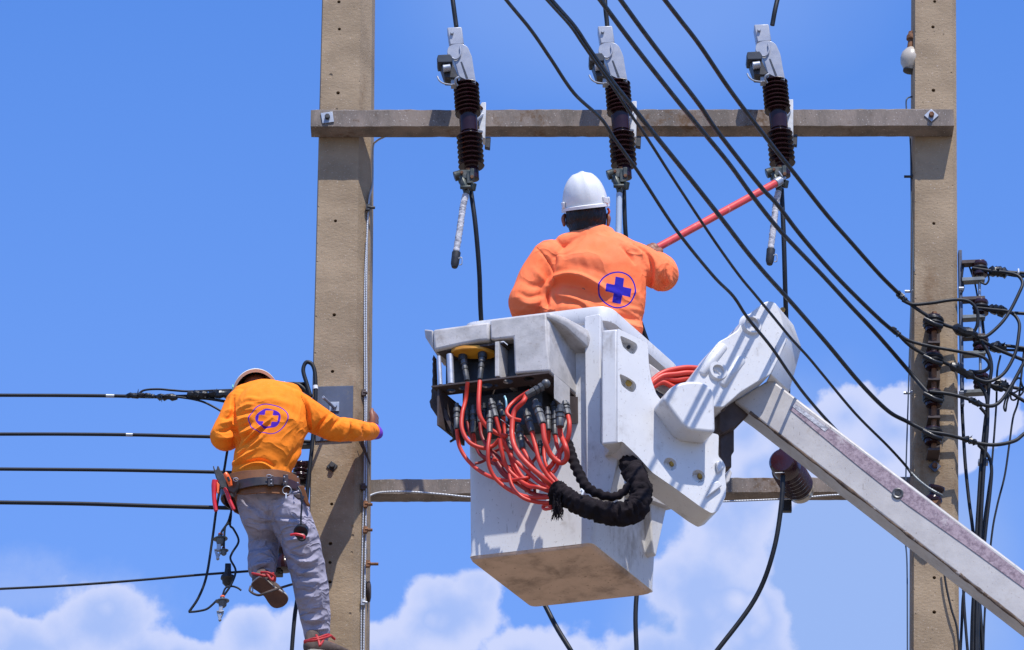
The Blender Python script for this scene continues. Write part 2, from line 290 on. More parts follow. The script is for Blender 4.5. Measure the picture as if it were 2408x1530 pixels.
def catmull(P, n=8):
    P = [tuple(p) for p in P]
    if len(P) < 3: return P
    Q = [tuple(2 * a - b for a, b in zip(P[0], P[1]))] + P + [tuple(2 * a - b for a, b in zip(P[-1], P[-2]))]
    out = []
    for i in range(1, len(Q) - 2):
        for k in range(n):
            t = k / n
            out.append(tuple(.5 * ((2 * b) + (-a + c) * t + (2 * a - 5 * b + 4 * c - d) * t * t + (-a + 3 * b - 3 * c + d) * t ** 3)
                             for a, b, c, d in zip(Q[i - 1], Q[i], Q[i + 1], Q[i + 2])))
    out.append(P[-1]); return out
class G:
    """collects closed shapes into one mesh"""
    def __init__(s): s.V = []; s.F = []
    def add(s, V, F):
        k = len(s.V); s.V += [Vector(v) for v in V]; s.F += [tuple(i + k for i in f) for f in F]; return s
    def put(s, name, m, parent=None, **kw): return put(name, s.V, s.F, m, parent, **kw)
    def box(s, c, size, ax=None):
        c = Vector(c); X, Y, Z = ax or (Vector((1, 0, 0)), Vector((0, 1, 0)), Vector((0, 0, 1)))
        hx, hy, hz = (v / 2 for v in size)
        V = [c + X * (hx * i) + Y * (hy * j) + Z * (hz * k) for k in (-1, 1) for j in (-1, 1) for i in (-1, 1)]
        return s.add(V, [(0, 2, 3, 1), (4, 5, 7, 6), (0, 1, 5, 4), (2, 6, 7, 3), (0, 4, 6, 2), (1, 3, 7, 5)])
    def tube(s, P, r, n=10, jitter=0):
        P = [Vector(p) for p in P]; R = r if isinstance(r, (list, tuple)) else [r] * len(P)
        if len(R) != len(P): R = [np.interp(i / (len(P) - 1), np.linspace(0, 1, len(R)), R) for i in range(len(P))]
        t0 = (P[1] - P[0]).normalized(); up = Vector((0, 0, 1)) if abs(t0.z) < .9 else Vector((1, 0, 0))
        a = t0.cross(up).normalized(); V = []; F = []
        for i, p in enumerate(P):
            t = (P[min(i + 1, len(P) - 1)] - P[max(i - 1, 0)])
            if t.length < 1e-9: t = t0
            t = t.normalized(); a = (a - t * a.dot(t)).normalized(); b = t.cross(a)
            for k in range(n):
                th = 2 * math.pi * k / n; rr = R[i] * (1 + (random.uniform(-jitter, jitter) if jitter else 0))
                V.append(p + (a * math.cos(th) + b * math.sin(th)) * rr)
        for i in range(len(P) - 1):
            for k in range(n):
                q = (k + 1) % n; F.append((i * n + k, i * n + q, (i + 1) * n + q, (i + 1) * n + k))
        F.append(tuple(range(n))[::-1]); F.append(tuple((len(P) - 1) * n + k for k in range(n)))
        return s.add(V, F)
    def cyl(s, p, q, r, n=16): return s.tube([p, q], r, n)
    def lathe(s, o, axis, prof, n=28):
        """prof: (distance along the axis, radius)"""
        o = Vector(o); axis = Vector(axis).normalized()
        P = [o + axis * h for h, _ in prof]; up = Vector((0, 1, 0)) if abs(axis.y) < .9 else Vector((1, 0, 0))
        a = axis.cross(up).normalized(); b = axis.cross(a); V = []; F = []
        for p, (h, r) in zip(P, prof):
            for k in range(n):
                th = 2 * math.pi * k / n; V.append(p + (a * math.cos(th) + b * math.sin(th)) * max(r, 1e-4))
        for i in range(len(P) - 1):
            for k in range(n):
                q = (k + 1) % n; F.append((i * n + k, i * n + q, (i + 1) * n + q, (i + 1) * n + k))
        F.append(tuple(range(n))[::-1]); F.append(tuple((len(P) - 1) * n + k for k in range(n)))
        return s.add(V, F)
    def prism(s, P, off):
        """outline P (3D, planar) thickened by the vector off"""
        P = [Vector(p) for p in P]; off = Vector(off); n = len(P)
        nn = Vector((0, 0, 0))
        for i in range(n): nn += P[i].cross(P[(i + 1) % n])
        if nn.dot(off) > 0: P = P[::-1]
        V = P + [p + off for p in P]
        F = [tuple(range(n)), tuple(range(2 * n - 1, n - 1, -1))] + [(i, n + i, n + (i + 1) % n, (i + 1) % n) for i in range(n)]
        return s.add(V, F)
    def ball(s, c, r, sc=(1, 1, 1), n=16, m=10):
        c = Vector(c); V = []; F = []
        for i in range(m + 1):
            ph = math.pi * i / m
            for k in range(n):
                th = 2 * math.pi * k / n
                V.append(c + Vector((math.sin(ph) * math.cos(th) * sc[0], math.sin(ph) * math.sin(th) * sc[1], math.cos(ph) * sc[2])) * r)
        for i in range(m):
            for k in range(n):
                q = (k + 1) % n; F.append((i * n + k, i * n + q, (i + 1) * n + q, (i + 1) * n + k)[::-1])
        return s.add(V, F)
def roundpoly(P, r, n=4):
    """round the corners of a 2D pixel outline"""
    out = []; N = len(P)
    for i in range(N):
        p, a, b = (Vector(P[i]), Vector(P[i - 1]), Vector(P[(i + 1) % N]))
        ua, ub = (a - p), (b - p); rr = min(r, ua.length * .45, ub.length * .45)
        A = p + ua.normalized() * rr; B = p + ub.normalized() * rr
        for k in range(n + 1):
            t = k / n; out.append(tuple(A * (1 - t) ** 2 + p * 2 * t * (1 - t) + B * t * t))
    return out
def cable(name, pts, r, m='black', label=None, cat='cable', group=None, parent=None, n=10, Y=None, sub=8):
    """pts: (px, py, Y) control points; r radius in metres"""
    P = [W(*p) if len(p) == 3 else W(p[0], p[1], Y) for p in pts]
    g = G().tube(catmull(P, sub), r, n)
    o = g.put(name, m, parent, smooth=60)
    if parent is None: tagit(o, label, cat, group)
    return o
def bolt(g, c, r, h, d=(0, -1, 0), n=6):
    d = Vector(d).normalized(); g.cyl(c, Vector(c) + d * h, r, n); return g
def lump(name, px0, px1, r, m='tape', parent=None, label=None, cat='splice', group=None, seed=0):
    """tape-wrapped splice between two pixel points"""
    rn = random.Random(seed); P0, P1 = W(*px0), W(*px1); g = G(); N = 9; R = []
    for i in range(N): R.append(r * (.55 if i in (0, N - 1) else rn.uniform(.75, 1.15)))
    pts = [P0.lerp(P1, i / (N - 1)) + Vector((rn.uniform(-1, 1), rn.uniform(-1, 1), rn.uniform(-1, 1))) * r * .18 for i in range(N)]
    g.tube(pts, R, 9, jitter=.16)
    for k in range(3):                                                     # loose tape ends
        i = rn.randint(2, N - 3); p = pts[i]; d = Vector((rn.uniform(-.6, .6), rn.uniform(-.8, 0), rn.uniform(-1, 1))).normalized()
        g.prism([p - (P1 - P0).normalized() * r * .5, p + (P1 - P0).normalized() * r * .5, p + d * r * rn.uniform(1.3, 1.9)], d.cross((P1 - P0).normalized()) * r * .12)
    o = g.put(name, m, parent, smooth=25)
    if parent is None: tagit(o, label, cat, group)
    return o
# ================================================================== ground and road
def sheet(name, x0, x1, y0, y1, z, m, n=1):
    o = put(name, [(x0, y0, z), (x1, y0, z), (x1, y1, z), (x0, y1, z)], [(0, 1, 2, 3)], m, smooth=0); o['kind'] = 'structure'; return o
sheet('ground', -3000, 3000, -3000, 3000, 0, 'ground')
sheet('road', -400, 400, -34, -27, .004, 'asphalt')

# ================================================================== poles
def pole(name, label, rows, plan, depth, holes, chips, ztop_px=-420):
    """rows: (py, left px, right px) on the front face; plan: section as (fraction across, depth fraction)"""
    (ya, la, ra_), (yb, lb, rb) = rows[0], rows[-1]
    def at(py):
        t = (py - ya) / (yb - ya); l = la + (lb - la) * t; r = ra_ + (rb - ra_) * t; return W(l, py), W(r, py)
    A, B = at(ztop_px), at(1600)
    k = (B[0].z - 0) / (A[0].z - B[0].z)                                  # carry the taper down to the ground
    C = (B[0] + (B[0] - A[0]) * k, B[1] + (B[1] - A[1]) * k)
    C = (Vector((C[0].x, 0, -.3)), Vector((C[1].x, 0, -.3)))
    V = []; lev = [A, B, C]; N = 14; secs = []
    for i in range(N + 1): t = i / N; secs.append((A[0].lerp(B[0], t), A[1].lerp(B[1], t)))
    secs.append(C)
    for l, r in secs:
        wd_ = (r - l).length
        for fx, fy in plan: V.append(Vector((l.x + (r.x - l.x) * fx, l.y + fy * depth, l.z)))
    n = len(plan); F = []
    for i in range(len(secs) - 1):
        for q in range(n): F.append((i * n + q, i * n + (q + 1) % n, (i + 1) * n + (q + 1) % n, (i + 1) * n + q))
    F.append(tuple(range(n))[::-1]); F.append(tuple((len(secs) - 1) * n + q for q in range(n)))
    o = put(name, V, F, 'concrete', smooth=0)
    cut = G()
    for hx, hy in holes:
        c = W(hx, hy); rr = random.uniform(.0085, .0105)
        cut.cyl(c + Vector((0, -.05, 0)), c + Vector((0, .07, 0)), rr, 12)
    for hx, hy, s in chips:
        c = W(hx, hy); cut.ball(c, s * PM, (1, .5, 1.3), 7, 5)
    co = put('cutter', cut.V, cut.F, 'concrete', smooth=0)
    bm_ = o.modifiers.new('holes', 'BOOLEAN'); bm_.operation = 'DIFFERENCE'; bm_.solver = 'EXACT'; bm_.object = co
    dg = bpy.context.evaluated_depsgraph_get(); me = bpy.data.meshes.new_from_object(o.evaluated_get(dg)); o.modifiers.clear()
    o.data = me; bpy.data.objects.remove(co)
    bv = o.modifiers.new('worn_edges', 'BEVEL'); bv.width = .004; bv.segments = 2; bv.limit_method = 'ANGLE'; bv.angle_limit = rad(25)
    return tagit(o, label, 'utility pole', 'concrete utility poles')
rnd = random.Random(3)
ch1 = [(848 + rnd.uniform(-3, 3), y + rnd.uniform(-12, 12), rnd.uniform(1.2, 3)) for y in range(20, 1500, 34)] + \
      [(758 - y * .022 + rnd.uniform(-2, 2), y, rnd.uniform(1.5, 3.5)) for y in range(15, 860, 43)] + [(778, 178, 5), (828, 1240, 4), (829, 1262, 5), (827, 1300, 3), (823, 1445, 4), (792, 258, 3)]
poleL = pole('concrete_pole', 'concrete utility pole on the left with the climbing worker holding on to it',
     [(0, 757, 880), (1530, 719, 867)], [(0, .06), (.02, 0), (.74, 0), (.95, .34), (.99, 1), (.02, 1), (-.01, .5)], .27,
     [(797, 5), (798, 69), (795, 219), (789, 520), (786, 741), (782, 874), (780, 1186), (777, 1279), (776, 1323), (776, 1369), (773, 1460)], ch1)
ch2 = [(2240 + rnd.uniform(-3, 3), y + rnd.uniform(-12, 12), rnd.uniform(1.2, 3)) for y in range(10, 1500, 38)] + \
      [(2151 + rnd.uniform(-2, 2), y, rnd.uniform(1.5, 3)) for y in range(20, 1500, 57)]
poleR = pole('concrete_pole', 'concrete utility pole on the right carrying the racks of brown spool insulators',
     [(0, 2148, 2254), (1530, 2144, 2262)], [(0, .1), (.04, 0), (.86, 0), (.955, .13), (1, 1), (.02, 1)], .25,
     [(2198, 4), (2194, 64), (2195, 213), (2196, 526), (2197, 1359), (2197, 1440)], ch2)

# ================================================================== cross arms
def arm(name, label, x0, x1, yt0, yt1, yb, Y0, dep, chips, bolts=()):
    """front face traced at depth Y0 (top edge yt, lower edge yb), dep metres deep, with broken edges"""
    rr = random.Random(int(x0)); N = 90; V = []; F = []
    tl, tr = W(x0, yt0, Y0), W(x1, yt1, Y0); bl = W(x0, yb, Y0); hgt = tl.z - bl.z
    for i in range(N + 1):
        t = i / N; p = tl.lerp(tr, t); j = lambda s: rr.uniform(-s, s)
        for (dy, dz) in ((0, -hgt), (0, -.006), (.006, 0), (dep - .006, 0), (dep, -.006), (dep, -hgt + .004), (dep - .006, -hgt), (.014, -hgt - .0)):
            V.append(p + Vector((0, dy + j(.0012), dz + (j(.0025) if dz > -.05 else j(.0015)) * chips)))
    n = 8
    for i in range(N):
        for q in range(n): F.append((i * n + q, (i + 1) * n + q, (i + 1) * n + (q + 1) % n, i * n + (q + 1) % n))
    F.append(tuple(range(n))[::-1][::-1]); F.append(tuple(N * n + q for q in range(n))[::-1])
    return tagit(put(name, V, F, 'arm', smooth=30), label, 'crossarm', 'concrete crossarms')
armU = arm('concrete_crossarm', 'upper concrete crossarm across the front of both poles, holding the three fuse cutouts', 731, 2242, 258, 256, 298, -.128, .126, 1)
armL = arm('concrete_crossarm', 'lower concrete crossarm between the poles, passing behind the bucket', 800, 2200, 1127, 1121, 1162, .275, .11, 1)

def plate_bolt(name, px, py, Y, s, ang, m, label, bm='rust', rod=None, th=.006, br=.014, bh=.02):
    c = W(px, py, Y); r = thing(name, label, 'bolt', c)
    a = rad(ang); X = Vector((math.cos(a), 0, math.sin(a))); Z = Vector((-math.sin(a), 0, math.cos(a)))
    G().box(c + Vector((0, -th / 2, 0)), (s, th, s), (X, Vector((0, 1, 0)), Z)).put('washer_plate', m, r, bevel=.0015)
    g = G(); bolt(g, c + Vector((0, -th, 0)), br, bh)
    if rod: g.cyl(c + Vector((0, -th, 0)), c + Vector(rod), br * .55, 12)
    g.put('nut', bm, r, bevel=.001); return r
plate_bolt('washer_bolt', 770, 278, -.129, .062, 9, 'galv', 'square washer plate and bolt at the left end of the upper crossarm', 'dark')
plate_bolt('washer_bolt', 2190, 273, -.129, .054, 45, 'galv', 'pale diamond washer with a rusty bolt at the right end of the upper crossarm')
plate_bolt('washer_bolt', 781, 1098, -.001, .042, 52, 'dark', 'dark diamond washer bolted to the left pole below the worker\'s arm', 'dark')
cp = W(744, 911, -.001)
r = thing('steel_plate', 'flat blue-grey steel plate bolted to the left pole behind the worker\'s arm', 'plate', W(787, 1030, -.001))
G().prism([W(743, 911, -.002), W(831, 909, -.002), W(829, 1035, -.002), W(742, 1040, -.002)], (0, -.008, 0)).put('plate', 'galvblue', r, bevel=.002)
G().box(W(786, 957, -.014), (.05, .006, .052)).put('washer_plate', 'galv', r, bevel=.001)
g = G(); bolt(g, W(786, 957, -.016), .014, .02); g.tube([W(786, 960, -.016), W(786, 960, -.016) + Vector((-.05, -.17, -.02))], .008, 12); g.put('bolt', 'galv', r, bevel=.001)
# ================================================================== fuse cutouts
YC = -.36
def zx(x, y): return (x * .4226 + 999.4, y * .4226)         # enlarged view of the first cutout -> photograph
def Z7(x, y, Y=YC): return W(*zx(x, y), Y)
def make_cutout(label):
    r = thing('fuse_cutout', label, 'fuse cutout', W(1108, 415, YC), 'fuse cutouts on the upper crossarm')
    a, b = Z7(228, 462), Z7(262, 985); ax = (b - a); L = ax.length; ax.normalize()
    def sh(y): return (y - 462) / (985 - 462) * L
    prof = [(0, .045), (.01, .04)]
    for k in range(8):
        h = sh(478 + k * 22.5); prof += [(h - .009, .036), (h - .003, .064), (h + .001, .067), (h + .004, .064), (h + .004, .038)]
    prof += [(sh(652), .036), (sh(656), .047), (sh(740), .046), (sh(744), .038)]
    for k in range(7):
        h = sh(765 + k * 27); prof += [(h - .009, .037), (h - .003, .064), (h + .001, .0675), (h + .004, .064), (h + .004, .038)]
    prof += [(sh(938), .034), (sh(945), .037), (sh(1000), .036), (sh(1003), .02)]
    G().lathe(a, ax, prof, 32).put('insulator', 'porc', r, smooth=40)
    g = G().prism([Z7(123, 153), Z7(205, 150), Z7(217, 245), Z7(138, 252)], (0, .085, 0)); g.put('cable_clamp', 'hood', r, bevel=.006)
    g = G(); bolt(g, Z7(150, 188), .009, .014); g.put('bolt', 'galv', r, bevel=.001)
    hood = roundpoly([zx(*p) for p in ((128, 262), (160, 247), (205, 243), (238, 262), (262, 318), (272, 390), (285, 466), (245, 452), (190, 428), (172, 360), (150, 320), (122, 300))], 6)
    G().prism([W(*p, YC - .045) for p in hood], (0, .10, 0)).put('hood', 'hood', r, bevel=.016, seg=4)
    G().tube(catmull([Z7(132, 318, YC - .05), Z7(175, 330, YC - .054), Z7(198, 300, YC - .055), Z7(196, 262, YC - .052)], 6), .005, 8).put('hood_rib', 'hood', r, smooth=60)
    G().prism([Z7(198, 345, YC - .047), Z7(206, 345, YC - .047), Z7(240, 436, YC - .047), Z7(228, 436, YC - .047)], (0, .004, 0)).put('slot', 'visor', r)
    g = G().prism([W(*zx(*p), YC - .13) for p in ((72, 306), (140, 302), (154, 322), (152, 347), (70, 349), (66, 328))], (0, .10, 0))
    g.put('visor', 'visor', r, bevel=.004)
    g = G().prism([W(*zx(*p), YC - .10) for p in ((82, 350), (150, 347), (186, 424), (168, 436), (110, 432))], (0, .09, 0)); g.put('contact_jaw', 'dark', r, bevel=.004)
    G().cyl(Z7(100, 384, YC - .118), Z7(143, 378, YC - .118), .0195, 18).put('contact_roller', 'galv', r, bevel=.003)
    G().tube(catmull([Z7(68, 427, YC - .12), Z7(80, 450, YC - .12), Z7(105, 466, YC - .11), Z7(150, 474, YC - .09)], 5), .0045, 8).put('hook', 'galv', r)
    G().tube(catmull([Z7(190, 430, YC - .12), Z7(172, 440, YC - .12), Z7(168, 460, YC - .11), Z7(180, 478, YC - .09)], 5), .006, 8).put('hook', 'galv', r)
    G().box(Z7(160, 462, YC - .06), (.03, .05, .05)).put('hook_base', 'galv', r, bevel=.004)
    # mounting bracket on the arm
    g = G().prism([Z7(316, 570, -.21), Z7(340, 570, -.21), Z7(335, 772, -.21), Z7(322, 770, -.21), Z7(302, 740, -.21), Z7(300, 600, -.21)], (0, .075, 0)); g.put('mounting_plate', 'brace', r, bevel=.003)
    g = G().tube([Z7(250, 700, -.34), Z7(318, 640, -.20)], .011, 10); g.tube([Z7(250, 720, -.34), Z7(318, 735, -.20)], .009, 10); g.put('mounting_strap', 'galv', r)
    for q in ((316, 606), (312, 742)): g = G(); bolt(g, Z7(*q, -.21), .009, .02, (-.5, -1, 0)); g.put('bolt', 'rust', r)
    G().prism([Z7(336, 764, -.1), Z7(366, 764, -.1), Z7(362, 826, -.1), Z7(332, 820, -.1)], (0, .03, 0)).put('lower_lug', 'dark', r, bevel=.003)
    # lower hinge
    g = G()
    g.cyl(Z7(163, 985, YC - .05), Z7(196, 975, YC - .05), .026, 14)
    g.box(Z7(225, 985, YC - .04), (.07, .06, .05)); g.box(Z7(250, 1005, YC - .05), (.035, .05, .06)); g.box(Z7(262, 975, YC - .06), (.022, .05, .05))
    g.tube([Z7(205, 1000, YC - .05), Z7(232, 1060, YC - .06), Z7(228, 1090, YC - .06)], [.022, .02, .013], 10)
    g.cyl(Z7(270, 1022, YC - .06), Z7(262, 1062, YC - .05), .018, 10); g.cyl(Z7(195, 1045, YC - .09), Z7(255, 1042, YC - .09), .010, 10)
    g.put('hinge', 'bronze', r, bevel=.003)
    for q in ((Z7(237, 958, YC - .05), .010, .02, (0, -.5, 1)), (Z7(205, 965, YC - .075), .008, .012), (Z7(262, 990, YC - .09), .009, .012)): g = G(); bolt(g, *q); g.put('hinge_bolt', 'rust', r)
    return r
def barrel(r, delta, braided):
    o = ORG[r.name]
    d = Vector(delta)
    if braided:
        P = [Z7(227, 1085, YC - .06) + d, Z7(212, 1150, YC - .065) + d, Z7(196, 1260, YC - .07) + d, Z7(172, 1412, YC - .075) + d]
        g = G(); N = 60; pts = [Vector(catmull(P, 20)[int(i)]) for i in range(0, 60)]
        g.tube(pts, [.0165 + .0009 * math.sin(i * 2.1) for i in range(len(pts))], 12, jitter=.09); g.put('fuse_tube', 'braid', r, smooth=50)
        g = G().tube([Z7(175, 1405, YC - .075) + d, Z7(166, 1470, YC - .078) + d, Z7(164, 1492, YC - .078) + d], [.0225, .021, .014], 14); g.put('end_cap', 'dark', r, bevel=.003)
        G().tube(catmull([Z7(186, 1440, YC - .09) + d, Z7(204, 1436, YC - .09) + d, Z7(205, 1470, YC - .09) + d, Z7(190, 1476, YC - .09) + d], 5), .003, 6).put('pull_ring', 'galv', r)
    else:
        G().tube([Z7(228, 1085, YC - .06) + d, Z7(222, 1270, YC - .06) + d, Z7(210, 1520, YC - .06) + d], .0155, 16).put('fuse_tube', 'tube', r, smooth=50)
base1 = W(1108, 415, YC)
cut1 = make_cutout('fuse cutout nearest the left pole, its pale wrapped tube hanging open in the sky')
d2 = W(1467, 412, YC) - base1; d3 = W(1840, 408, YC) - base1
cut2 = dup(cut1, d2, None, 'middle fuse cutout above the white helmet with a plain pale blue tube hanging')
cut3 = dup(cut1, d3, None, 'fuse cutout nearest the right pole, gripped by the tip of the red stick')
barrel(cut1, (0, 0, 0), True); barrel(cut2, d2, False); barrel(cut3, d3, True)
for (pts, lab) in ((((1040, -200, -.2), (1062, -20), (1073, 63)), 'black lead running down into the top of the left fuse cutout'),
                   (((1424, -200, -.2), (1422, -20), (1428, 62)), 'black lead running down into the top of the middle fuse cutout'),
                   (((1868, -160, -.2), (1828, 0), (1816, 60)), 'curved black lead running down into the top of the right fuse cutout')):
    cable('lead_cable', [p if len(p) == 3 else (*p, YC + .03) for p in pts], .0125, label=lab, group='leads into the fuse cutouts')
cable('drop_cable', [(1107, 448, YC), (1118, 530, YC), (1127, 640, -.3), (1132, 760, -.2), (1150, 950, -.1), (1200, 1240, -.1), (1290, 1440, -.2), (1345, 1535, -.3), (1420, 1660, -.3)], .0125,
      label='black cable dropping from the left fuse cutout down behind the bucket')
cable('drop_cable', [(1467, 445, YC), (1472, 560, -.33), (1490, 700, -.2), (1528, 820, -.1), (1549, 862, 0), (1552, 930, .1), (1530, 1150, .05), (1497, 1400, .0), (1497, 1540, 0), (1500, 1680, 0)], .0118,
      label='black cable dropping from the middle fuse cutout behind the worker and the bucket')
cable('drop_cable', [(1838, 445, YC), (1843, 560, YC), (1847, 700, -.3), (1853, 900, -.1), (1848, 1000, -.05), (1842, 1070, -.06), (1838, 1180, -.06), (1818, 1300, -.05), (1775, 1410, 0), (1685, 1532, 0), (1600, 1640, 0)], .0125,
      label='black cable from the right fuse cutout, tied to the tilted insulator and curving away')

# ================================================================== strain insulator on the lower arm
r = thing('post_insulator', 'tilted brown ribbed insulator standing on the lower crossarm under the boom', 'insulator', W(1880, 1168, .0))
a, b = W(1838, 1082, -.10), W(1880, 1150, .27); ax = (b - a).normalized(); L = (b - a).length
prof = [(0, .03), (.002, .058), (.02, .070), (L * .26, .075)]
for k in range(6):
    h = L * (.33 + .105 * k); prof += [(h - .012, .060), (h, .083), (h + .006, .082), (h + .010, .060)]
prof += [(L * .97, .07), (L, .06)]
G().lathe(a, ax, prof, 30).put('insulator_body', 'porc_red', r, smooth=40)
G().lathe(b - ax * .02, ax, [(0, .074), (.05, .07), (.055, .04)], 26).put('cement_base', 'cream', r, smooth=40)
g = G()
for k in range(5): g.tube([W(1842 + 9 * math.cos(t), 1093 + k * 4.2 + 3 * math.sin(t), -.075 + .015 * math.sin(t)) for t in [i * .7 for i in range(10)]], .0022, 6)
g.tube([W(1845, 1112, -.09), W(1822, 1113, -.1)], .0025, 6); g.put('tie_wire', 'galv', r)
G().tube(catmull([W(1830, 1065, -.08), W(1838, 1054, -.085), W(1850, 1060, -.08), W(1852, 1072, -.08)], 5), .005, 8).put('tie_loop', 'dark', r)
G().box(W(1850, 1190, .3), (.05, .03, .07)).put('foot_bracket', 'dark', r, bevel=.003)
g = G(); bolt(g, W(1886, 1167, .27), .012, .03); g.put('bolt', 'dark', r)
g = G(); bolt(g, W(1609, 1187, .3), .009, .03, (0, 0, -1)); g.lathe(W(1609, 1187, .3), (0, 0, -1), [(.0, .016), (.006, .016), (.02, .012)], 8); tagit(g.put('hanging_bolt', 'dark'), 'small dark bolt hanging under the lower crossarm right of the bucket', 'bolt')
cable('steel_strand', [(863, 1175, .2), (872, 1165, .24), (900, 1158, .26), (960, 1157, .26), (1040, 1163, .26), (1110, 1170, .26), (1250, 1178, .262)], .0048, 'strand', 'twisted steel strand lying along the lower crossarm left of the bucket', 'wire')
cable('steel_strand', [(1600, 1184, .262), (1700, 1180, .262), (1800, 1176, .26), (1880, 1172, .26), (1960, 1165, .26), (2140, 1158, .26)], .0048, 'strand', 'twisted steel strand lying along the lower crossarm below the boom', 'wire')

# ================================================================== overhead wires from the upper left to the right pole
OW = [
 ('overhead_wire', .0088, [(1190, 0), (1249, 72), (1295, 139), (1350, 220), (1413, 279), (1447, 330), (1498, 401), (1587, 537), (1675, 647), (1724, 697), (1758, 748), (1813, 816), (1859, 883), (1897, 934), (1955, 1000), (2060, 1110), (2165, 1215)], 'thin black overhead wire lowest of the slanting set, meeting the boom first'),
 ('overhead_wire', .0078, [(1286, 0), (1340, 60), (1367, 99), (1405, 154), (1443, 207), (1485, 272), (1523, 327), (1587, 427), (1675, 560), (1737, 647), (1775, 693), (1817, 744), (1859, 795), (1901, 841), (1940, 888), (2013, 975), (2087, 1049), (2129, 1095), (2145, 1118)], 'thin black overhead wire ending in the lowest spool insulator of the right pole'),
 ('overhead_wire', .0125, [(1295, 0), (1350, 63), (1384, 114), (1430, 180), (1485, 249), (1536, 313), (1587, 376), (1646, 450), (1701, 520), (1756, 592), (1802, 647), (1859, 710), (1940, 803), (2022, 901), (2087, 966), (2133, 992), (2180, 1016)], 'thick black overhead wire ending at the fourth spool down the right pole'),
 ('overhead_wire', .0125, [(1411, 0), (1477, 89), (1530, 158), (1587, 230), (1646, 302), (1714, 385), (1769, 461), (1836, 545), (1933, 647), (2000, 720), (2058, 782), (2130, 865), (2181, 924)], 'thick black overhead wire ending at the third spool down the right pole'),
 ('overhead_wire', .0125, [(1459, 0), (1520, 84), (1587, 172), (1646, 249), (1688, 311), (1785, 435), (1828, 482), (1883, 554), (1963, 647), (2058, 742), (2106, 784)], 'thick black overhead wire ending in a taped splice at the second spool'),
 ('overhead_wire', .0125, [(1563, 0), (1600, 48), (1646, 108), (1722, 220), (1815, 342), (1866, 406), (1942, 503), (2005, 575), (2069, 647), (2115, 693)], 'highest thick black overhead wire ending in a taped splice at the top spool'),
]
for nm, r_, P, lab in OW:
    x0, x1 = P[0][0], 2190
    def dep(x): return -.15 - .0062 * max(0, 2118 - x)
    slope = (P[1][1] - P[0][1]) / (P[1][0] - P[0][0])
    P = [(P[0][0] - 500, P[0][1] - 500 * slope), (P[0][0] - 200, P[0][1] - 200 * slope)] + P
    cable(nm, [(x, y, dep(x) + (.0 if x < 2100 else .0)) for x, y in P], r_ * .86, label=lab, cat='wire', group='overhead wires slanting to the right pole')

# ================================================================== right pole: spool racks
def z6(x, y): return (x * .4419 + 2057.6, y * .4419 + 558.5)
def z8(x, y): return (x * .1921 + 2087, y * .1921 + 587.9)
def z3(x, y): return (x * .4619 + 1763.7, y * .4619 + 823)
def spool(name, px, py, Y, r_, h, m, label, group, axis=(0, 0, 1), dark=False):
    c = W(px, py, Y); t = thing(name, label, 'insulator', c - Vector((0, 0, h / 2)), group)
    prof = [(-h / 2, r_ * .6), (-h / 2 + .003, r_ * .92), (-h * .30, r_), (-h * .16, r_ * .86), (-h * .06, r_ * .66), (h * .06, r_ * .66), (h * .16, r_ * .86), (h * .30, r_), (h / 2 - .003, r_ * .92), (h / 2, r_ * .6)]
    G().lathe(c, axis, prof, 26).put('porcelain_spool', m, t, smooth=50); return t
SG = 'spool insulators on the front rack of the right pole'
nms = ['top', 'second', 'third', 'lowest']
for i, (x, y) in enumerate(((2195, 762), (2194, 850), (2195, 938), (2193, 1026))):
    t = spool('spool_insulator', x, y, -.10, .043, .088, 'porc', 'dark brown spool insulator wrapped with black wire, %s of the four on the front rack' % nms[i], SG)
    g = G()
    for k in range(5):
        rr = .044 + .005 * (k % 2); th0 = random.uniform(0, 6)
        g.tube([W(x, y - 10 + k * 4.2, -.10) + Vector((rr * math.cos(th), rr * math.sin(th), .002 * math.sin(3 * th + th0))) for th in [q * .33 for q in range(20)]], .007, 6)
    g.tube(catmull([W(x - 22, y - 12, -.155), W(x - 6, y - 4, -.16), W(x + 6, y + 2, -.158), W(x + 20, y + 6, -.145)], 5), .0125, 8)
    g.put('wrapped_wire', 'tape', t, smooth=50)
r = thing('insulator_rack', 'rusty steel rack strap holding the spool insulators on the front of the right pole', 'rack', W(2197, 1110, -.01))
G().prism([W(2183, 742, -.001), W(2210, 742, -.001), W(2210, 1086, -.001), W(2184, 1086, -.001)], (0, -.012, 0)).put('back_strap', 'brown_steel', r, bevel=.002)
G().cyl(W(2197, 735, -.10), W(2196, 1062, -.10), .013, 12).put('rod', 'rust', r)
for y in (742, 806, 893, 982, 1058):
    G().prism([W(2182, y - 4, -.13), W(2211, y - 4, -.13), W(2211, y + 1, -.13), W(2182, y + 1, -.13)], (0, .125, 0)).put('bracket_arm', 'brown_steel', r, bevel=.001)
plate_bolt('washer_bolt', 2198, 1098, -.012, .046, 45, 'galvblue', 'blue-grey diamond washer with a rusty bolt below the front rack of the right pole')
t = spool('spool_insulator', 2199, 1163, -.10, .044, .09, 'porc', 'dark brown spool insulator alone below the rack, held by twisted steel wire', None, axis=(.25, -.25, 1))
g = G().tube(catmull([W(2142, 1112, -.145), W(2160, 1130, -.15), W(2183, 1148, -.155), W(2204, 1160, -.16), (W(2215, 1166, -.14))], 8), [.006 + .002 * (k % 2) for k in range(33)], 8); g.put('twisted_wire', 'galv_dk', t)
G().prism([W(2190, 1178, -.13), W(2212, 1176, -.13), W(2212, 1190, -.13), W(2192, 1192, -.13)], (0, .13, 0)).put('bracket_arm', 'rust', t, bevel=.002)
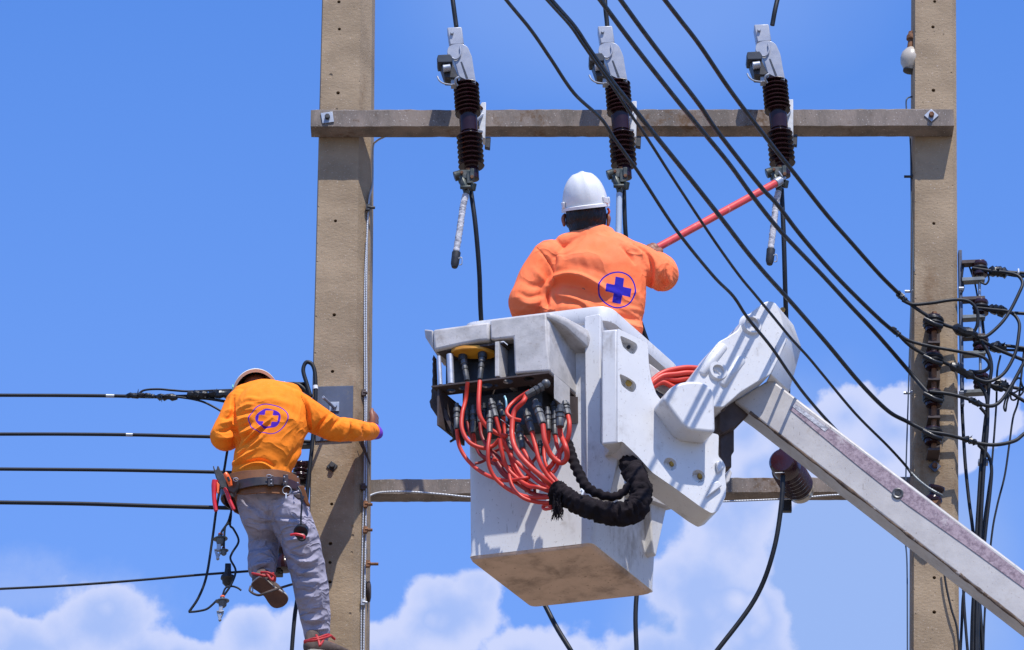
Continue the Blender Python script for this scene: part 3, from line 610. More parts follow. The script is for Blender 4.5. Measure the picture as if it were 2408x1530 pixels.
# side rack
r = thing('insulator_rack', 'galvanised side rack with flat arms on the right face of the right pole', 'rack', W(2258, 950, .05))
G().prism([W(2254, 588, .02), W(2262, 588, .02), W(2268, 952, .02), W(2260, 952, .02)], (0, .05, 0)).put('back_strap', 'galvblue', r, bevel=.002)
G().cyl(W(2303, 640, .03), W(2306, 925, .03), .0075, 12).put('rod', 'galv', r)
for i, y in enumerate((616, 657, 702, 745, 790, 830, 876, 921)):
    x = 2262 + i * .5
    G().prism([W(x, y - 4, .0), W(x + 53, y - 6, .0), W(x + 54, y + 1, .0), W(x, y + 4, .0)], (0, .05, 0)).put('flat_arm', 'galv_dk' if i % 2 else 'brown_steel', r, bevel=.001)
for k, y in enumerate((680, 925)):
    G().cyl(W(2255, y, -.02), W(2266, y, -.02), .011, 6).put('side_bolt', 'galv', r)
SG2 = 'spool insulators on the side rack of the right pole'
for i, (x, y) in enumerate(((2304, 634), (2306, 724), (2307, 812), (2308, 899))):
    t = spool('spool_insulator', x, y, .03, .042, .08, 'porc_red', 'red-brown spool insulator, %s of the four on the side rack right of the pole' % nms[i], SG2)
    G().tube([W(x, y, .03) + Vector((.033 * math.cos(th), .033 * math.sin(th), 0)) for th in [q * .35 for q in range(19)]], .011, 8).put('wire_wrap', 'black', t, smooth=60)
# cables around the racks
CG = 'black cables looping between the racks on the right pole'
RC = [
 (.0095, [(130, 305), (200, 365), (300, 430), (380, 470), (470, 495), (550, 540), (660, 600), (793, 655), (900, 700)], -.17, .0, 'black cable from the top splice slanting past the rack to the right edge'),
 (.0088, [(145, 335), (200, 357), (300, 350), (420, 333), (500, 342), (543, 390), (545, 460), (530, 500)], -.17, -.1, 'black jumper arching from the top splice over to the side rack'),
 (.0088, [(520, 165), (620, 180), (700, 188), (760, 205), (785, 243), (770, 290), (720, 390), (670, 460), (600, 522), (550, 530), (490, 500)], .0, -.12, 'black cable looping from the top side spool down to the big splice'),
 (.0092, [(680, 182), (760, 190), (900, 196)], .03, .03, 'upper black cable leaving the top side splice to the right edge'),
 (.0075, [(690, 196), (770, 208), (900, 214)], .04, .04, 'lower black cable leaving the top side splice to the right edge'),
 (.0088, [(520, 375), (620, 385), (720, 400), (765, 450), (765, 520), (745, 620), (690, 720), (620, 765), (560, 762), (480, 720)], .0, -.12, 'black cable looping from the second side spool back to the second splice'),
 (.0088, [(690, 400), (793, 406), (900, 410)], .03, .03, 'black cable leaving the second side splice to the right edge'),
 (.0095, [(110, 500), (180, 572), (260, 622), (340, 655), (400, 682), (480, 730), (600, 780), (700, 815), (793, 872), (900, 930)], -.17, .0, 'black cable from the second splice slanting to the right edge'),
 (.0088, [(130, 520), (180, 550), (290, 580), (430, 605), (560, 632), (605, 668), (600, 700), (560, 718), (500, 712)], -.19, -.1, 'black jumper curving from the second splice over the pole face'),
 (.0095, [(290, 822), (400, 835), (510, 865), (600, 898), (660, 880), (720, 800), (793, 668), (860, 560)], -.16, -.05, 'black cable from the third spool sweeping up to the right edge'),
 (.0095, [(280, 1035), (380, 1050), (450, 1068), (540, 1095), (640, 1105), (740, 1085), (793, 1047), (880, 980)], -.16, -.05, 'black cable from the lowest spool curving up to the right edge'),
 (.0095, [(555, 545), (600, 610), (620, 690), (606, 800), (598, 900), (585, 1000), (565, 1200), (552, 1400), (540, 1600)], -.08, -.02, 'black cable bending down from the big splice into the bundle'),
 (.0095, [(540, 765), (590, 840), (600, 950), (590, 1100), (575, 1300), (560, 1600)], -.08, -.03, 'black cable bending down from the second splice into the bundle'),
 (.0088, [(560, 905), (596, 960), (594, 1080), (572, 1260), (548, 1600)], -.07, -.01, 'black cable bending down from the third splice into the bundle'),
 (.0088, [(550, 1105), (600, 1160), (620, 1230), (612, 1360), (585, 1600)], -.06, -.03, 'black cable bending down from the lowest splice'),
 (.0055, [(668, 630), (650, 720), (645, 900), (622, 1200), (600, 1370), (575, 1560)], .02, .0, 'thin black wire hanging from the third side splice'),
 (.0055, [(793, 600), (764, 860), (735, 960), (715, 1100), (690, 1270), (650, 1430), (620, 1600)], .04, .02, 'thin black wire hanging furthest right beside the pole'),
 (.0090, [(462, 880), (468, 1000), (480, 1200), (500, 1400), (525, 1600)], .06, .03, 'black cable dropping close along the right side of the right pole'),
 (.0050, [(860, 770), (793, 800), (770, 750), (740, 775), (722, 850), (745, 865), (790, 820), (780, 790), (755, 820), (705, 845), (686, 900), (695, 925), (702, 880), (720, 820)], .02, .02, 'thin black wire knotted in a loop beside the bottom side splice'),
 (.0088, [(610, 578), (700, 578), (793, 590), (900, 604)], .03, .03, 'upper black cable leaving the third side splice'),
 (.0070, [(690, 600), (793, 604), (900, 618)], .04, .04, 'lower black cable leaving the third side splice'),
 (.0088, [(560, 770), (640, 800), (730, 800), (793, 812), (900, 830)], .03, .03, 'black cable leaving the bottom side spool to the right edge'),
 (.0060, [(470, 150), (462, 220), (470, 270), (458, 300)], .02, .02, 'short black tail wire tucked behind the top arm of the side rack'),
 (.0045, [(500, 150), (530, 240), (546, 320)], .06, .06, 'short thin wire slanting behind the top side spool'),
 (.0050, [(562, 240), (590, 250), (606, 225), (600, 195)], .0, .0, 'small hooked wire end under the top side spool'),
 (.0075, [(570, 425), (580, 520), (590, 560)], .05, .05, 'short black wire behind the rod of the side rack'),
]
for rr, P, ya, yb, lab in RC:
    if P[-1][1] >= 1500: P = P + [(P[-1][0] + (P[-1][0] - P[-2][0]) * 1.2, 2000), (P[-1][0] + (P[-1][0] - P[-2][0]) * 1.6, 2450)]
    P = [(*z6(*p), ya + (yb - ya) * i / (len(P) - 1)) for i, p in enumerate(P)]
    cable('looped_cable', P, rr, label=lab, group=CG)
SPL = 'taped splices around the right pole'
for i, (a, b, rr, ya, yb, lab) in enumerate([
  ((112, 290), (165, 335), .017, -.17, -.17, 'taped splice on the highest overhead wire left of the right pole'),
  ((85, 480), (135, 525), .016, -.17, -.17, 'taped splice on the wire below, left of the right pole'),
  ((415, 480), (540, 525), .024, -.17, -.12, 'large black taped splice across the pole edge below the top spool'),
  ((400, 680), (525, 745), .023, -.17, -.12, 'large black taped splice across the pole edge below the second spool'),
  ((500, 862), (575, 895), .018, -.14, -.12, 'black taped splice right of the third spool'),
  ((475, 1068), (540, 1095), .017, -.14, -.12, 'black taped splice right of the lowest spool'),
  ((610, 178), (705, 192), .028, .0, .02, 'black taped splice beside the top spool of the side rack'),
  ((610, 380), (700, 398), .028, .0, .02, 'black taped splice beside the second spool of the side rack'),
  ((620, 572), (700, 600), .028, .0, .02, 'black taped splice beside the third spool of the side rack'),
  ((635, 770), (710, 795), .026, .0, .02, 'black taped splice beside the bottom spool of the side rack'),
  ((620, 790), (680, 815), .018, -.02, -.02, 'small taped lump under the bottom side splice')]):
    lump('taped_splice', (*z6(*a), ya), (*z6(*b), yb), rr, label=lab, group=SPL, seed=i + 3)
for (a, b, lab) in ((((757, 186)), ((764, 205)), 'white tape band on the top right cable'), (((547, 1203)), ((600, 1212)), 'grey clamp around the cable bundle beside the right pole')):
    p, q = W(*z6(*a), .0), W(*z6(*b), .0); tagit(G().box((p + q) / 2 + Vector((0, -.02, 0)), (max((q - p).x, .008), .04, .024)).put('cable_band', 'whitetape' if a[1] < 200 else 'galv', bevel=.002), lab, 'band')
cable('looped_cable', [(*z3(985, 1100), -.03), (*z3(998, 1200), -.03), (*z3(1025, 1320), -.03), (*z3(1052, 1410), -.03), (*z3(1066, 1540), -.03)], .0055, label='thin black wire hanging down the front of the right pole below the boom')
for i, P in enumerate(([(1085, 1180), (1090, 1300), (1100, 1440), (1110, 1560)], [(1165, 1230), (1175, 1350), (1188, 1560)], [(1100, 1190), (1085, 1260), (1078, 1400), (1070, 1560)])):
    cable('looped_cable', [(*z3(*p), .02 * i) for p in P], .0075, label=('black cable below the boom close to the right pole', 'black cable below the boom furthest right of the pole', 'thin black cable below the boom against the pole edge')[i])
# fittings left of the right pole
r = thing('ceramic_fitting', 'cream rounded ceramic fitting with a rusty cap, half hidden behind the right pole', 'ceramic fitting', W(2140, 172, .05))  # ceramic fitting of unknown use, gives no light
c = W(2138, 139, .05)
G().lathe(c + Vector((0, 0, -.075)), (.12, 0, 1), [(0, .022), (.006, .034), (.02, .038), (.045, .052), (.075, .056), (.105, .050), (.13, .032), (.14, .02)], 28).put('globe', 'cream', r, smooth=50)
G().lathe(c + Vector((0, 0, -.079)), (.12, 0, 1), [(0, .026), (.004, .036), (.012, .036), (.014, .03)], 24).put('dark_rim', 'dark', r, smooth=50)
G().lathe(c + Vector((.008, 0, .06)), (.12, 0, 1), [(0, .018), (.05, .016), (.055, .026), (.075, .026), (.085, .02), (.10, .018), (.105, .01)], 20).put('cap', 'rust', r, smooth=40)
cable('earth_wire', [(2160, 226, .1), (2145, 228, .08), (2133, 233, .05), (2131, 250, .05), (2136, 300, .05), (2141, 340, .04), (2143, 470, .03), (2147, 560, .02), (2146, 640, .0), (2141, 760, .0), (2136, 930, .0), (2131, 1090, .0), (2128, 1250, .0), (2133, 1330, .0), (2134, 1540, .0), (2135, 1650, 0)], .004, 'wire_dk', 'thin steel earth wire running down left of the right pole', 'wire')
cable('earth_wire', [(2140, 330, .07), (2148, 470, .05), (2150, 640, .0)], .0035, 'wire_dk', 'short second earth wire touching the edge of the right pole', 'wire')
for px, py, lab in ((2138, 416, 'small dark clamp on the earth wire below the crossarm'), (2140, 686, 'steel bolt end sticking out left of the right pole above the racks'), (2137, 925, 'steel bolt end sticking out left of the right pole beside the third spool')):
    g = G().cyl(W(px - 12, py, .03), W(px + 14, py, .03), .007, 10); bolt(g, W(px + 6, py, .03), .014, .016, (1, 0, 0)); tagit(g.put('bolt_end', 'dark' if py < 500 else 'galv'), lab, 'bolt')

# ================================================================== left pole: strand, clamps, loop cable
cable('steel_strand', [(905, 322, -.01), (885, 333, .06), (877, 350, .10), (876, 430, .11), (868, 470, .07), (863, 560, .06), (861, 760, .06), (862, 900, .06), (861, 1050, .06), (860, 1240, .06), (857, 1420, .05), (855, 1540, .05), (853, 1680, .05)], .0052, 'strand', 'pale twisted steel strand running down the right edge of the left pole', 'wire')
cable('steel_strand', [(862, 560, .045), (857, 700, .045), (858, 980, .045), (856, 1140, .045), (853, 1250, .045), (850, 1400, .045), (849, 1540, .045)], .0038, 'strand', 'thinner second strand beside the pale one on the left pole', 'wire')
for i, (px, py, l) in enumerate(((868, 489, 14), (858, 925, 6), (857, 1146, 6), (862, 1187, 14), (862, 1247, 14), (868, 1327, 22), (856, 1418, 8))):
    g = G().cyl(W(px - 8, py, .04), W(px + l, py, .04), .008, 10); bolt(g, W(px - 4, py, .04), .014, .016, (1, 0, 0)); g.box(W(px - 3, py, .04), (.02, .02, .035))
    tagit(g.put('strand_clamp', ('dark', 'brown_steel', 'brown_steel', 'rust', 'rust', 'rust', 'galv')[i], bevel=.0015),
          'small ' + ('dark double-bolt clamp on the strand, highest on the left pole', 'peg beside the worker\'s hand on the left pole', 'peg on the strand level with the lower crossarm', 'rusty clamp just below the lower crossarm', 'rusty clamp in the middle below the lower crossarm', 'rusty bolt with the longest shank on the left pole', 'thin band lowest on the strand of the left pole')[i], 'clamp')
tagit(G().lathe(W(868, 1392, .12), (1, 0, 0), [(-.01, .05), (0, .055), (.006, .05), (.01, .03)], 20).put('round_cap', 'brown_steel'), 'dark round cap edge showing behind the right side of the left pole', 'cap')
cable('loop_cable', [(660, 905, -.02), (700, 905, -.04), (724, 925, -.04), (730, 932, -.05), (722, 905, -.05), (713, 872, -.05), (720, 853, -.05), (734, 858, -.05), (741, 882, -.05), (742, 935, -.05), (738, 1000, -.04), (733, 1060, -.04), (727, 1110, -.04), (722, 1164, -.04), (714, 1260, -.04), (700, 1400, -.04), (693, 1450, -.04), (686, 1535, -.04), (680, 1660, -.04)], .0105,
      label='black cable looping up beside the steel plate and running down the left pole')
tagit(G().cyl(W(741, 908, -.05), W(742, 916, -.05), .0135, 12).put('cable_band', 'whitetape'), 'white tape band on the black loop cable', 'band')
# spools left of the left pole
SG3 = 'brown spool insulators left of the left pole'
for i, (x, y, R_, h, lab) in enumerate(((708, 917, .036, .06, 'dark brown spool insulator at the worker\'s shoulder beside the cable loop'), (706, 1108, .036, .09, 'dark brown spool insulator just right of the worker\'s belt'), (668, 1310, .048, .15, 'dark brown tall insulator seen between the worker\'s legs'))):
    t = spool('spool_insulator', x, y, .0, R_, h, 'porc', lab, SG3)
    if i == 1: 
        for q in range(3): G().lathe(W(x, y - 14 + q * 14, .0), (0, 0, 1), [(-.012, .028), (-.004, .037), (.004, .037), (.012, .028)], 20).put('shed', 'porc', t, smooth=50)
for i, (x, y, lab) in enumerate(((722, 1043, 'short dark steel arm at the left pole under the worker\'s armpit'), (716, 1090, 'rusty steel arm at the left pole beside the belt'), (718, 1134, 'dark steel arm at the left pole behind the black belt'))):
    tagit(G().prism([W(700, y - 5, .03), W(734, y - 7, .03), W(734, y + 4, .03), W(700, y + 5, .03)], (0, .05, 0)).put('rack_arm', ('dark', 'rust', 'dark')[i], bevel=.002), lab, 'rack arm')
tagit(G().box(W(655, 1290, .04), (.05, .05, .30)).put('steel_post', 'dark', bevel=.004), 'dark steel post between the worker\'s legs left of the pole', 'post')
lump('taped_splice', (640, 1344, 0), (664, 1340, 0), .016, label='black taped wire end at the tall insulator between the legs', group='taped splices left of the left pole', seed=44)

# ================================================================== wires at the left
def z0(x, y): return (x * .4618, y * .4618 + 823)
LG = 'black wires running in from the left edge'
for i, (P, rr, lab) in enumerate((
  ([(-120, 231), (0, 232), (300, 233), (540, 235), (650, 237), (800, 240), (1000, 236), (1240, 232), (1400, 200), (1500, 190)], .009, 'top black wire from the left edge, with the splices'),
  ([(-120, 429), (0, 430), (300, 430), (640, 433), (900, 439), (1200, 448), (1600, 470)], .009, 'second black wire from the left edge, behind the elbow'),
  ([(-120, 607), (0, 608), (500, 612), (900, 619), (1200, 626), (1570, 634)], .009, 'third black wire from the left edge, reaching the belt'),
  ([(-120, 776), (0, 778), (400, 784), (800, 796), (1260, 808), (1540, 812)], .0105, 'fourth black wire from the left edge, behind the trousers'),
  ([(-120, 1224), (0, 1218), (250, 1206), (500, 1190), (750, 1170), (1000, 1148), (1280, 1127), (1430, 1117)], .0062, 'lowest thin black wire from the left edge, slanting up to the legs'))):
    cable('line_wire', [(*z0(*p), -.02) for p in P], rr, label=lab, cat='wire', group=LG)
for i, (a, b, lab) in enumerate((((540, 235), (582, 236), 'bare pale stretch on the top left wire'), ((642, 433), (676, 434), 'bare pale stretch on the second left wire'))):
    tagit(G().cyl(W(*z0(*a), -.02), W(*z0(*b), -.02), .0094, 10).put('bare_stretch', 'galv'), lab, 'wire band')
cable('line_wire', [(*z0(*p), -.04) for p in ((700, 235), (730, 208), (800, 201), (880, 207), (960, 212), (1080, 208), (1200, 203), (1330, 190), (1410, 184), (1450, 172), (1550, 170))], .0055, 'black', 'thin wire arching above the splices to the cable loop', 'wire')
cable('line_wire', [(*z0(*p), -.03) for p in ((900, 240), (980, 252), (1040, 268), (1100, 298), (1148, 328), (1180, 350))], .0055, 'black', 'thin black wire drooping from the splices behind the shirt', 'wire')
cable('line_wire', [(*z0(*p), -.03) for p in ((980, 246), (1060, 250), (1160, 266), (1240, 280))], .0075, 'black', 'short black wire under the splices beside the shoulder', 'wire')
cable('line_wire', [(*z0(*p), -.03) for p in ((1380, 205), (1440, 190), (1500, 184), (1540, 200), (1560, 220))], .009, 'black', 'black wire from behind the helmet to the loop at the pole', 'wire')
for i, (a, b, rr, lab) in enumerate((((640, 236), (735, 232), .015, 'black taped splice furthest left on the top wire'), ((735, 230), (790, 240), .012, 'small taped splice second on the top wire'), ((800, 240), (905, 244), .017, 'black taped splice with ties in the middle of the top wire'), ((955, 225), (1060, 230), .021, 'black connector block on the top wire left of the helmet'), ((1060, 225), (1185, 226), .022, 'largest connector block touching the worker\'s shoulder'), ((1410, 190), (1470, 180), .013, 'taped joint just right of the helmet'))):
    lump('taped_splice', (*z0(*a), -.04), (*z0(*b), -.04), rr, label=lab, group='taped splices left of the left pole', seed=60 + i)
for i, (x, lab) in enumerate(((700, 'sharp cable tie end on the leftmost splice'), (822, 'cable tie hanging under the middle splice'))):
    tagit(G().tube([W(*z0(x, 232), -.06), W(*z0(x + (2 if i else 5), (200, 268)[i]), -.06)], [.005, .001], 6).put('cable_tie', 'tape'), lab, 'cable tie')
tagit(G().cyl(W(*z0(1447, 165), -.04), W(*z0(1449, 190), -.04), .0075, 10).put('cable_band', 'whitetape'), 'white tape band right of the hunched worker\'s helmet', 'band')
# leads hanging below the belt, with clip clamps
cable('hanging_lead', [(*z0(*p), -.42) for p in ((1160, 500), (1150, 560), (1140, 620), (1118, 720), (1100, 825), (1082, 960), (1052, 1150), (1012, 1260), (963, 1335))], .0065, label='longest black lead hanging from the belt beside the pliers')
cable('hanging_lead', [(*z0(*p), -.42) for p in ((960, 1336), (1000, 1333), (1050, 1322), (1080, 1300), (1105, 1275))], .0055, label='black lead end bending back up to the lowest clip')
cable('hanging_lead', [(*z0(*p), -.43) for p in ((1180, 740), (1178, 800), (1176, 850), (1172, 895), (1190, 915), (1215, 975), (1182, 1035), (1174, 1068), (1200, 1125), (1180, 1190), (1150, 1238), (1135, 1256))], .0055, label='black lead curling from the belt down to the lowest clip')
cable('hanging_lead', [(*z0(*p), -.44) for p in ((1176, 830), (1160, 880), (1130, 925), (1127, 945))], .0055, label='short black lead down to the upper clip')
cable('hanging_lead', [(*z0(*p), -.44) for p in ((1176, 880), (1148, 900), (1142, 960), (1140, 1010))], .0055, label='short black lead down to the second clip')
cable('hanging_lead', [(*z0(*p), -.42) for p in ((1130, 1262), (1148, 1215), (1180, 1205), (1210, 1213), (1228, 1226))], .0048, label='short curled black wire end above the lowest clip')
def clip(x, y, s, lab, jaws=True):
    c = W(*z0(x, y), -.43); r = thing('clip_clamp', lab, 'clip', c - Vector((0, 0, .09 * s)), 'grey clip clamps hanging from the belt')
    G().lathe(c, (.08, 0, -1), [(-.016 * s, .012 * s), (0, .014 * s), (.004 * s, .03 * s), (.008 * s, .04 * s), (.012 * s, .04 * s), (.014 * s, .026 * s), (.04 * s, .022 * s), (.05 * s, .012 * s)], 20).put('housing', 'clamp', r, smooth=40)
    G().lathe(c + Vector((0, 0, .024 * s)), (.08, 0, -1), [(0, .010 * s), (.002, .013 * s), (.010 * s, .014 * s), (.013 * s, .010 * s)], 14).put('orange_cap', 'orangeplastic', r, smooth=40)
    if jaws:
        g = G().box(c + Vector((-.006, -.005, -.066 * s)), (.022 * s, .02, .04 * s)); g.box(c + Vector((-.016 * s, 0, -.105 * s)), (.014 * s, .018, .055 * s), (Vector((.95, 0, .3)), Vector((0, 1, 0)), Vector((-.3, 0, .95))))
        g.box(c + Vector((-.002 * s, 0, -.10 * s)), (.010 * s, .016, .045 * s), (Vector((.9, 0, -.4)), Vector((0, 1, 0)), Vector((.4, 0, .9)))); g.cyl(c + Vector((-.03 * s, -.012, -.08 * s)), c + Vector((.012 * s, -.012, -.078 * s)), .004, 8)
        g.put('jaw', 'galv', r, bevel=.002)
        G().cyl(c + Vector((-.012 * s, -.012, -.125 * s)), c + Vector((-.012 * s, .012, -.125 * s)), .008 * s, 10).put('pivot', 'galv', r)
clip(1122, 955, .9, 'upper grey clip clamp with an orange cap, widest of the three', True)
clip(1138, 1018, .62, 'small grey clip clamp with an orange cap right under the upper one', False)
clip(1132, 1272, .85, 'lowest grey clip clamp with an orange cap, jaws hanging down', True)
r = thing('wire_tap', 'grey bell-shaped tap clamped on the lowest left wire', 'tap', W(*z0(1160, 1215), -.05))
G().lathe(W(*z0(1160, 1148), -.05), (0, 0, -1), [(-.05, .014), (-.01, .018), (0, .018), (.006, .034), (.02, .036), (.028, .028), (.045, .026), (.06, .012)], 20).put('bell', 'dark', r, smooth=40)
G().box(W(*z0(1161, 1125), -.05), (.03, .03, .07)).put('clamp_block', 'tape', r, bevel=.004)
# ================================================================== bucket and control console
def z1(x, y): return (x * .19985 + 987.7, y * .19985 + 723.1)
def z2(x, y): return (x * .4226 + 1352.1, y * .4226 + 646.7)
def zh(x, y): return (x * .23193 + 1028.8, y * .23193 + 940.6)       # hose close-up (scale 2.5347 * 1.701)
YB = -1.70
B0 = W(1395, 1278, YB); Zv = Vector((0, 0, 1))
A0 = onp(1100, 1311, B0, Zv); C0 = onp(1542, 1396, B0, Zv)
U = (B0 - A0); L1 = U.length; U.normalize(); Wd = (C0 - B0); L2 = Wd.length; Wd.normalize()
nF = Vector((-U.y, U.x, 0)) * -1
if nF.y > 0: nF = -nF
nR = Vector((Wd.y, -Wd.x, 0))
def Bk(a, b, h): return B0 + U * a + Wd * b + Zv * h
def onF(px, py, b): return onp(px, py, Bk(0, b, 0), nF)               # plane parallel to the bucket's front wall, b behind it
def onR(px, py, a): return onp(px, py, Bk(a, 0, 0), nR)               # plane parallel to the bucket's right wall
RIMH = onF(1440, 722, 0).z - B0.z
print('bucket', L1, L2, RIMH, onF(1300, 735, -.3), Bk(0, 0, 0), Bk(-L1, L2, 0))
bucket = thing('aerial_bucket', 'white fibreglass lift bucket with a dirty brown underside, carrying the worker in the white helmet', 'lift bucket', B0 + U * (-L1 / 2) + Wd * (L2 / 2))
def ring(h, grow, r=.05, sl=0.0):
    """rounded plan of the bucket at height h"""
    aL, aR, bF, bB = -L1 - grow * .25 - sl, grow, -grow * .25, L2 + grow * .8
    P = [];
    for (a, b, q) in ((aR, bF, 0), (aR, bB, 1), (aL, bB, 2), (aL, bF, 3)):
        ua = {0: (-1, 0), 1: (0, -1), 2: (1, 0), 3: (0, 1)}[q]; ub = {0: (0, 1), 1: (-1, 0), 2: (0, -1), 3: (1, 0)}[q]
        for k in range(7):
            t = k / 6; w0, w1, w2 = (1 - t) ** 2, 2 * t * (1 - t), t * t
            P.append(Bk(a + (ua[0] * w0 + ub[0] * w2) * r, b + (ua[1] * w0 + ub[1] * w2) * r, h))
    return P
def loft(rings, m, name, parent, cap0=True, cap1=True, **kw):
    V = [p for R in rings for p in R]; n = len(rings[0]); F = []
    for i in range(len(rings) - 1):
        for q in range(n): F.append((i * n + q, i * n + (q + 1) % n, (i + 1) * n + (q + 1) % n, (i + 1) * n + q))
    if cap0: F.append(tuple(range(n))[::-1])
    if cap1: F.append(tuple((len(rings) - 1) * n + q for q in range(n)))
    return put(name, V, F, m, parent, **kw)
H = RIMH
outer = [ring(.004, -.004, .03), ring(.03, 0, .05)] + [ring(H * t, .055 * t, .055) for t in (.25, .5, .75, .93)]
rim = [ring(H - .085, .056, .06), ring(H - .075, .10, .08), ring(H - .012, .105, .08), ring(H, .095, .075), ring(H, .03, .05), ring(H - .09, .02, .05), ring(.07, -.03, .05)]
loft(outer + rim, 'white', 'bucket_wall', bucket, cap1=True, smooth=50)
loft([ring(-.012, -.030, .035), ring(-.004, -.014, .035), ring(.010, -.006, .035)], 'floor_dirty', 'bucket_floor', bucket, smooth=50)
# inner step the worker stands on
put('inner_step', [Bk(-L1 + .08, .08, .08), Bk(-.08, .08, .08), Bk(-.08, L2 - .08, .08), Bk(-L1 + .08, L2 - .08, .08), Bk(-L1 + .08, .08, .38), Bk(-.08, .08, .38), Bk(-.08, L2 - .08, .38), Bk(-L1 + .08, L2 - .08, .38)],
    [(0, 3, 2, 1), (4, 5, 6, 7), (0, 1, 5, 4), (1, 2, 6, 5), (2, 3, 7, 6), (3, 0, 4, 7)], 'cover', bucket, smooth=0)
# raised mounting column and tapered rib at the near corner
G().prism([onF(*p, -.055) for p in roundpoly([(1374, 745), (1412, 738), (1412, 1046), (1455, 1050), (1452, 1090), (1434, 1168), (1380, 1172)], 6)], -nF * .075).put('mounting_column', 'white', bucket, bevel=.012, seg=3)
G().prism([onR(*p, .085) for p in roundpoly([(1496, 1130), (1575, 1165), (1595, 1182), (1588, 1198), (1500, 1165)], 5)], -nR * .10).put('side_ledge', 'cover', bucket, bevel=.008)
G().prism([onR(*p, .05) for p in [(1528, 1170), (1572, 1178), (1543, 1310), (1536, 1300)]], -nR * .09).put('side_rib', 'white', bucket, bevel=.008)

console = thing('control_console', 'weathered white control box full of hydraulic fittings hanging on the front of the bucket', 'control console', Bk(-L1 / 2, -.2, H - .7))
bC = -.30
def F1(x, y, b=bC): return onF(*z1(x, y), b)
# right-hand cover: front panel, notch, side panel, top
G().prism([F1(*p) for p in ((822, 148), (1488, 60), (1500, 400), (1530, 740), (1500, 752), (1112, 778), (1095, 352), (880, 380), (824, 372))], -nF * .035).put('front_panel', 'cover', console, bevel=.010, seg=3)
a0 = (onF(*z1(1500, 400), bC) - B0).dot(nR) 
def a_of(P): d = P - B0; # skew coordinates
def skew(P):
    d = P - B0; det = U.x * Wd.y - U.y * Wd.x
    return ((d.x * Wd.y - d.y * Wd.x) / det, (U.x * d.y - U.y * d.x) / det, d.z)
aE, _, _ = skew(F1(1510, 400)); zt = skew(F1(1485, 62))[2]; zb = skew(F1(1530, 745))[2]; zb2 = zb
aL_, _, _ = skew(F1(822, 148)); aLL, _, ztl = skew(F1(145, 262))
def boxk(a0_, a1_, b0_, b1_, h0, h1): 
    P = [Bk(a, b, h) for h in (h0, h1) for b in (b0_, b1_) for a in (a0_, a1_)]
    return P, [(0, 2, 3, 1), (4, 5, 7, 6), (0, 1, 5, 4), (2, 6, 7, 3), (0, 4, 6, 2), (1, 3, 7, 5)]
put('side_panel', *boxk(aE - .03, aE, bC + .01, .035, zb + .0, zt - .004), 'cover', console, smooth=35, bevel=.010, seg=3)
put('top_panel', *boxk(aL_, aE - .004, bC + .006, .03, zt - .03, zt), 'cover', console, smooth=35, bevel=.008, seg=2)
put('back_panel', *boxk(aLL + .02, aE - .03, .0 - .03, -.004, zb, zt - .03), 'brown_steel', console, smooth=0)
# notch: pale inner wall
put('notch_wall', *boxk(skew(F1(885, 400))[0] - .004, skew(F1(885, 400))[0] + .016, bC + .004, bC + .20, skew(F1(885, 810))[2], skew(F1(885, 400))[2]), 'cover', console, smooth=0, bevel=.003)
put('notch_wall', *boxk(skew(F1(1098, 400))[0] - .0, skew(F1(1098, 400))[0] + .016, bC + .03, bC + .2, zb + .01, skew(F1(1098, 355))[2]), 'cover', console, smooth=0, bevel=.003)
# flared lip on the right side
lipP = [onR(*z1(*p), aE + .0) for p in ((1492, 62), (1640, 42), (2020, 380), (2022, 520), (1985, 585), (1900, 600))]
V = []
f0 = Bk(aE, bC, zt)
def lipring(b, out, h0, h1): return [Bk(aE - .02, b, h0 + .01), Bk(aE + out, b, h0), Bk(aE + out + .012, b, h0 + (h1 - h0) * .5), Bk(aE + out, b, h1), Bk(aE - .02, b, h1)]
loft([lipring(bC + .004, .006, zt - .035, zt + .002), lipring(bC + .08, .045, zt - .05, zt + .004), lipring(bC + .2, .075, zt - .085, zt + .004), lipring(-.01, .085, zt - .10, zt + .004), lipring(.03, .075, zt - .10, zt + .002)],
     'cover', 'flared_lip', console, smooth=40, bevel=.008, seg=2)
# left cap
capf = [F1(*p) for p in ((145, 258), (818, 166), (812, 388), (700, 400), (480, 440), (160, 512))]
G().prism(capf, -nF * .30).put('left_cap', 'cover', console, bevel=.014, seg=3)
G().prism([F1(45, 252, bC + .05), F1(150, 262, bC + .004), F1(158, 505, bC + .02), F1(60, 350, bC + .06)], -nF * .2).put('cap_cheek', 'cover', console, bevel=.010, seg=3)
# dark interior behind the open bay
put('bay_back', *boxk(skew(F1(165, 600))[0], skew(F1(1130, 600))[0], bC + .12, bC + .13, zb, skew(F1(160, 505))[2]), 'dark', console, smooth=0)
put('bay_roof', *boxk(skew(F1(170, 600))[0], skew(F1(1130, 600))[0] - .07, bC + .02, bC + .12, skew(F1(500, 440))[2] - .012, skew(F1(500, 440))[2] - .003), 'brown_steel', console, smooth=0)
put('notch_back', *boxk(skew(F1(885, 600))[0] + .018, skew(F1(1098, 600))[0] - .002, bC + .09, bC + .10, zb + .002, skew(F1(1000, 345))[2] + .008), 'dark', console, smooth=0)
put('notch_roof', *boxk(skew(F1(885, 600))[0] + .018, skew(F1(1098, 600))[0] - .002, bC + .038, bC + .088, skew(F1(1000, 345))[2] + .002, skew(F1(1000, 345))[2] + .012), 'cover', console, smooth=0)
for k, (x0, y0, x1, y1, rr, b) in enumerate(((222, 580, 240, 915, .0105, bC + .02), (350, 560, 365, 905, .0165, bC + .03))):
    G().cyl(F1(x0, y0, b), F1(x1, y1, b), rr, 18).put('rod', 'chrome', console, smooth=60)
